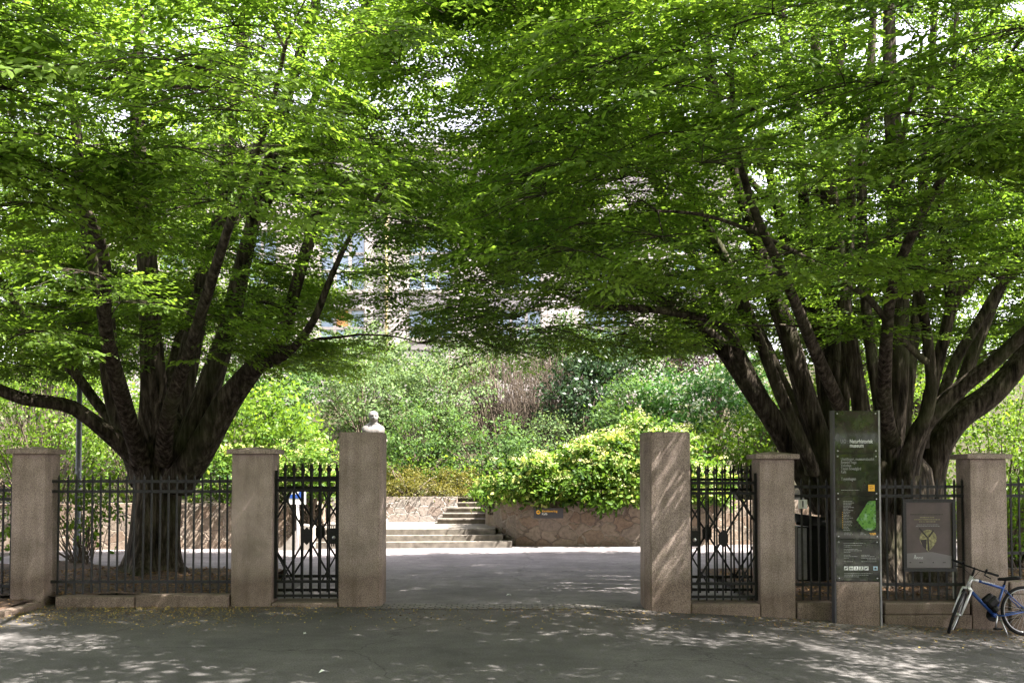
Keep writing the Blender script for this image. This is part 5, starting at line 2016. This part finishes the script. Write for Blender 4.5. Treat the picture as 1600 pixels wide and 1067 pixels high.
shrub("grey_green_shrub", "grey green shrub topping the bank below the museum window with the blind", "shrub", [(pc(560, 560, 38), pr(170, 100, 38, 1.3)), (pc(640, 575, 38.5), pr(150, 90, 38.5, 1.2))], 0, .10, 'leaf_grey', 45, 3.3)
shrub("grey_green_shrub", "grey green shrub between the bust shrub and the bare twigs, high on the bank", "shrub", [(pc(695, 620, 35), pr(170, 110, 35, 1.3)), (pc(720, 575, 37), pr(130, 90, 37, 1.2))], 0, .09, 'leaf_grey', 46, 2.6)
shrub("dark_evergreen_shrub", "dark glossy evergreen shrub with pale glints beside the bare twigs", "shrub", [(pc(915, 620, 34), pr(120, 150, 34, 1.2)), (pc(950, 570, 35), pr(110, 90, 35, 1.1))], 0, .11, 'leaf_dark', 47, 2.3)
shrub("bright_green_shrub", "bright green shrub between the dark evergreen and the white flowers", "shrub", [(pc(995, 640, 31.5), pr(140, 120, 31.5, 1.3)), (pc(960, 670, 31), pr(90, 90, 31, 1))], 0, .09, 'leaf_mid', 48, 2.0)
shrub("white_flowering_shrub", "shrub covered in small white flowers behind the uncapped gate pillar", "shrub", [(pc(1105, 635, 30), pr(170, 140, 30, 1.3)), (pc(1040, 640, 31), pr(100, 110, 31, 1.1)), (pc(1170, 600, 31), pr(120, 110, 31, 1.1))], 0, .10, 'leaf_white', 49, 1.8, flowers=.05, heads=.3)
shrub("yellow_green_shrub", "yellow green shrub under the white flowers, above the gate with number plate", "shrub", [(pc(1165, 690, 27.6), pr(150, 90, 27.6, 1.0)), (pc(1215, 660, 28), pr(110, 90, 28, 1))], 0, .10, 'leaf_bright', 50, 1.2)
# bare twiggy shrub
q = np.random.default_rng(77)
base = pc(840, 690, 35.5)
e = empty("bare_twig_shrub", (base[0], base[1], 2.6), 0, "tangle of bare brown twigs high on the bank in the middle", "shrub", "shrubs on the bank and walls")
lines, radii = [], []
for k in range(330):
    x = q.uniform(-2.4, 1.8)
    s0 = np.array([x * .75, q.uniform(-.9, .9), -.2])
    hgt = q.uniform(2.0, 4.0)
    tip = s0 + np.array([q.normal(x * .25, .55), q.normal(0, .3), hgt])
    t = np.linspace(0, 1, 6)[:, None]
    cur = s0 + (tip - s0) * t + q.normal(0, .05, (6, 3)) * t
    r0 = q.uniform(.008, .022) if k % 14 else .045
    lines.append(cur)
    radii.append(np.linspace(r0, r0 * .4, 6))
    for j in range(3):
        i = q.integers(2, 5)
        a = cur[i]
        b = a + np.array([q.normal(0, .4), q.normal(0, .25), q.uniform(.3, .9)])
        lines.append(np.array([a, (a + b) / 2 + q.normal(0, .03, 3), b]))
        radii.append(np.array([r0 * .5, r0 * .4, r0 * .25]))
tubes_mesh("twigs", lines, radii, M['twig'], e, 4)
# low bronze hedge on the pale wall
shrub("bronze_hedge", "low clipped bronze green hedge on top of the pale wall", "hedge", [(pc(640, 767, 28.42), pr(130, 46, 28.5, .40)), (pc(700, 768, 28.42), pr(90, 44, 28.5, .40)), (pc(590, 765, 28.42), pr(130, 48, 28.5, .40)), (pc(530, 765, 28.42), pr(110, 46, 28.5, .40)), (pc(640, 748, 29.1), pr(150, 40, 29.1, .5)), (pc(715, 752, 29.1), pr(90, 36, 29.1, .45))], 0, .06, 'leaf_bronze', 51, 1.15, per=34, clump=.24, group="hedges")
shrub("green_ground_cover", "loose green plants between the bronze hedge and the fresh green shrubs", "plants", [(pc(640, 735, 29.6), pr(140, 50, 29.6, .5)), (pc(720, 742, 29.6), pr(120, 40, 29.6, .5))], 0, .09, 'leaf_bright', 52, 1.3, per=22, dens=.6)
# hydrangea over the wall
shrub("flowering_hydrangea", "sprawling hydrangea with pale yellow heads spilling over the brown wall", "shrub",
      [(pc(775, 768, 25.9), pr(60, 50, 25.9, 1.0)), (pc(850, 772, 24.5), pr(150, 40, 24.5, .4)), (pc(950, 772, 24.5), pr(150, 46, 24.5, .4)), (pc(1060, 772, 24.7), pr(170, 46, 24.7, .4)), (pc(830, 745, 24.9), pr(130, 70, 24.9, .85)), (pc(905, 735, 25), pr(150, 90, 25, .95)), (pc(975, 735, 25.1), pr(120, 110, 25.1, 1.0)), (pc(1010, 700, 25.6), pr(120, 80, 25.6, .9)), (pc(1055, 735, 25.3), pr(100, 90, 25.3, .9)), (pc(1105, 752, 25.3), pr(80, 60, 25.3, .8)), (pc(1000, 668, 26), pr(60, 30, 26, .5)), (pc(940, 690, 25.6), pr(50, 30, 25.6, .4))],
      0, .135, 'leaf_hyd', 53, .93, per=30, six=True, heads=.45, clump=.3, group="hydrangeas over the walls", updir=1.0)
shrub("flowering_hydrangea", "hydrangea hanging over the brown wall behind the tree trunk and gate", "shrub",
      [(pc(490, 735, 24.4), pr(110, 80, 24.4, .8)), (pc(420, 735, 24.3), pr(120, 90, 24.3, .85)), (pc(345, 740, 24.2), pr(120, 90, 24.2, .85)), (pc(500, 760, 24.4), pr(70, 60, 24.4, .6))],
      0, .105, 'leaf_hyd', 54, .72, per=30, six=True, heads=.22, clump=.3, group="hydrangeas over the walls", updir=1.0)
shrub("yellow_green_shrub", "lit yellow green shrub on the bank between the trunk and the bust", "shrub", [(pc(400, 665, 27.5), pr(170, 130, 27.5, 1.3)), (pc(460, 690, 27), pr(110, 90, 27, 1))], 0, .10, 'leaf_bright', 55, 1.3)
shrub("lilac_shrub", "mid green lilac shrub high behind the trunk on the museum side", "shrub", [(pc(430, 600, 32), pr(160, 130, 32, 1.4)), (pc(370, 620, 31), pr(140, 120, 31, 1.2))], 0, .10, 'leaf_mid', 56, 2.0)
# left-hand garden
shrub("hedge_tree", "sunlit yellow green tree mass low behind the lamp post", "tree", [(pc(80, 650, 24.0), pr(260, 260, 24.0, 1.8)), (pc(-70, 620, 24), pr(240, 300, 24, 1.8))], 0, .10, 'leaf_bright', 57, .1, per=30, clump=.42, group="garden trees beyond the railings")
shrub("hedge_tree", "yellow green shrub mass directly behind the stout bole", "tree", [(pc(215, 690, 25.0), pr(200, 210, 25.0, 1.5))], 0, .10, 'leaf_bright', 58, .1, per=30, clump=.4, group="garden trees beyond the railings")
shrub("dark_conifer", "dark bluish conifer far behind the lamp post", "tree", [(pc(60, 500, 32), pr(170, 220, 32, 1.8)), (pc(120, 560, 32), pr(150, 200, 32, 1.6))], 0, .12, 'leaf_dark', 59, .8, per=24, clump=.5, group="garden trees beyond the railings")
shrub("pale_garden_tree", "pale green loose tree above the dark conifer", "tree", [(pc(40, 440, 28), pr(330, 150, 28, 1.6)), (pc(190, 480, 28.5), pr(170, 170, 28.5, 1.5)), (pc(60, 300, 29), pr(360, 260, 29, 2)), (pc(270, 330, 30), pr(200, 220, 30, 1.8)), (pc(310, 480, 31), pr(200, 190, 31, 1.6))], 0, .11, 'leaf_bright', 60, .8, per=30, dens=1.15, clump=.5, group="garden trees beyond the railings")
shrub("leafy_sapling", "small leafy sapling at the foot of the lamp post behind the railing", "shrub", [(pc(130, 800, 18.6), pr(90, 130, 18.6, .5)), (pc(165, 790, 18.4), pr(60, 100, 18.4, .4)), (pc(40, 790, 18.4), pr(90, 150, 18.4, .5))], 0, .075, 'leaf_bright', 61, .25, per=16, dens=.5, clump=.26, six=True, stem_r=.4)
# right-hand garden
shrub("garden_shrub", "low bright green shrub behind the short railing beyond the bicycle", "shrub", [(pc(1590, 810, 19.5), pr(170, 130, 19.5, .8)), (pc(1690, 800, 19.5), pr(150, 150, 19.5, .8))], 0, .085, 'leaf_bright', 66, .1, per=28, clump=.32, group="garden trees beyond the railings")
shrub("hedge_tree", "bushy green tree across the street, mirrored in the glass of the museum sign", "tree", [((11.5, -9, 3.6), (3.6, 2.2, 3.6)), ((16, -8.5, 4.5), (3, 2, 4))], 0, .16, 'leaf_bright', 67, 0, per=22, clump=.7, group="garden trees beyond the railings")
shrub("hedge_tree", "bright yellow green tree wall beyond the pillar with the bicycle", "tree", [(pc(1560, 720, 22.5), pr(260, 330, 22.5, 1.8)), (pc(1680, 680, 22.5), pr(260, 360, 22.5, 1.8))], 0, .10, 'leaf_bright', 62, .1, per=30, clump=.42, group="garden trees beyond the railings")
shrub("hedge_tree", "yellow green tree seen between the trunks behind the museum sign", "tree", [(pc(1400, 590, 26), pr(320, 330, 26, 2.0)), (pc(1500, 480, 27), pr(330, 280, 27, 2.0)), (pc(1290, 520, 27.5), pr(220, 240, 27.5, 1.8))], 0, .11, 'leaf_bright', 63, .8, per=30, clump=.5, group="garden trees beyond the railings")
shrub("garden_tree", "tall bright green tree filling the gaps high above the museum sign", "tree", [(pc(1400, 260, 27), pr(420, 380, 27, 2.4)), (pc(1250, 380, 28), pr(220, 260, 28, 2.0)), (pc(1580, 300, 27), pr(260, 400, 27, 2.2))], 0, .13, 'leaf_bright', 64, .8, per=26, clump=.6, dens=.85, group="garden trees beyond the railings")
shrub("laurel_shrub", "mid green shrub mass topping the bank behind the dark evergreen and bright green shrub", "shrub", [(pc(1010, 560, 37.5), pr(190, 90, 37.5, 1.3)), (pc(900, 545, 38), pr(150, 80, 38, 1.2)), (pc(810, 565, 38.5), pr(190, 90, 38.5, 1.2))], 0, .11, 'leaf_mid', 68, 3.0)
shrub("purple_leaved_tree", "dark purple leaved tree peeping out above the white flowering shrub", "tree", [(pc(1120, 560, 36), pr(150, 90, 36, 1.4)), (pc(1150, 520, 36), pr(100, 100, 36, 1.4))], 0, .11, 'leaf_purple', 65, 4.0, per=24, clump=.45, group="garden trees beyond the railings")

# ------------------------------------------------------------------ unseen trees on the viewer's side, added to shade the street
def shade_tree(label, x, y, seed, rx, ry, z0, z1, nb):
    e = empty("added_shade_tree", (x, y, 0), 0, label, "tree", "unseen trees added for shade on the near pavement")
    mb = MB().tube([(0, 0, -.1), (0, 0, .3), (.03, .02, 2.5), (0, 0, 5), (.1, .1, z1 - 2)], [.42, .3, .25, .2, .06], 14)
    mb.build("trunk", M['bark'], e)
    q = np.random.default_rng(seed)
    a = q.uniform(0, 6.283, nb)
    r = q.uniform(0, 1, nb) ** .5
    z = z0 + (z1 - z0) * q.uniform(0, 1, nb) * np.sqrt(np.maximum(.05, 1 - r * r))
    C = np.stack([rx * r * np.cos(a), ry * r * np.sin(a), z], -1)
    nodes = np.stack([np.zeros(30), np.zeros(30), np.linspace(3.5, z1 - 2, 30)], -1)
    grow(e, nodes, np.full(30, .09), C, q.uniform(.8, 1.4, nb), np.full(nb, 10), np.zeros(3), seed, COARSE, .05, scale=1.45)
    return e


for a in SHADE:
    shade_tree(*a)

# ------------------------------------------------------------------ shed leaves and grit on the ground
q = np.random.default_rng(99)


def litter(name, x0, x1, y0, y1, n, zf, size, mat, dens=None):
    P = []
    while len(P) < n:
        x, y = q.uniform(x0, x1), q.uniform(y0, y1)
        if dens and q.uniform() > dens(x, y):
            continue
        P.append((x, y, zf(x, y) + q.uniform(.004, .014)))
    P = np.array(P)
    d = np.stack([q.normal(0, 1, n), q.normal(0, 1, n), q.normal(0, .25, n)], -1)
    nn = np.stack([q.normal(0, .35, n), q.normal(0, .35, n), np.ones(n)], -1)
    o = leaf_mesh(name, P, d, nn, q.uniform(.5, 1.3, n) * size, q.uniform(0, 1, n), M[mat], None, False)
    tag(o, None, None, None, "stuff")


litter("leaf_litter", -14, -3.96, 14.2, 17.4, 9000, zbed_l, .055, 'litter')
litter("leaf_litter", 3.6, 9.5, 14.3, 18.5, 8000, zbed_r, .055, 'litter')
zs_ = zg
litter("bud_scale_litter", -8.2, 8.0, 11.2, 13.95, 4200, zs_, .032, 'litter2', lambda x, y: (((y - 11.2) / 2.75) ** 2) * (1.0 if x < -2.6 else .22) * (.35 + .65 * (math.sin(x * 1.7) * math.sin(x * .6 + y) > -.2)))
litter("leaf_litter", -8.2, 8.5, 12.2, 13.95, 2600, zs_, .034, 'litter', lambda x, y: ((y - 12.2) / 1.75) ** 2 * (1 if (x < -2.8 or x > 3.2) else .3))
litter("leaf_litter", -12, -6.75, 10.5, 14.05, 2500, lambda x, y: 0.06 + 0.04 * sstep(12.5, 14.2, y), .045, 'litter')
# ------------------------------------------------------------------ light
SUN_DIR = Vector(SUN_TRAVEL).normalized()
sl = bpy.data.lights.new("sun", 'SUN')
sl.energy = SUN_E
sl.angle = R(0.53)
sl.color = (1.0, 0.945, 0.86)
so = bpy.data.objects.new("sun", sl)
COL.objects.link(so)
so.rotation_euler = SUN_DIR.to_track_quat('-Z', 'Y').to_euler()
so.location = (-20, -20, 40)
w = bpy.data.worlds.new("World")
scene.world = w
w.use_nodes = True
nt = w.node_tree
bg = nt.nodes["Background"]
sky = nt.nodes.new('ShaderNodeTexSky')
sky.sky_type = 'NISHITA'
sky.sun_disc = False
to_sun = -SUN_DIR
sky.sun_elevation = math.asin(to_sun.z)
sky.sun_rotation = math.atan2(to_sun.x, to_sun.y)
sky.altitude = 50
sky.air_density = 1.0
sky.dust_density = 1.5
hs = nt.nodes.new('ShaderNodeHueSaturation')
hs.inputs['Saturation'].default_value = SKY_SAT
nt.links.new(sky.outputs[0], hs.inputs['Color'])
tint = nt.nodes.new('ShaderNodeMix')
tint.data_type = 'RGBA'
tint.blend_type = 'MULTIPLY'
tint.inputs[0].default_value = 1
tint.inputs[7].default_value = (1.07, 0.97, 0.98, 1)
nt.links.new(hs.outputs[0], tint.inputs[6])
nt.links.new(tint.outputs[2], bg.inputs[0])
bg.inputs[1].default_value = SKY_E
scene.view_settings.view_transform = 'Standard'
scene.view_settings.look = 'None'
scene.view_settings.gamma = 1
scene.view_settings.exposure = EXPO
try:
    scene.cycles.max_bounces = 7
    scene.cycles.diffuse_bounces = 3
    scene.cycles.glossy_bounces = 3
    scene.cycles.transmission_bounces = 5
    scene.cycles.transparent_max_bounces = 6
    scene.cycles.sample_clamp_indirect = 6
    scene.cycles.use_denoising = True
except Exception:
    pass
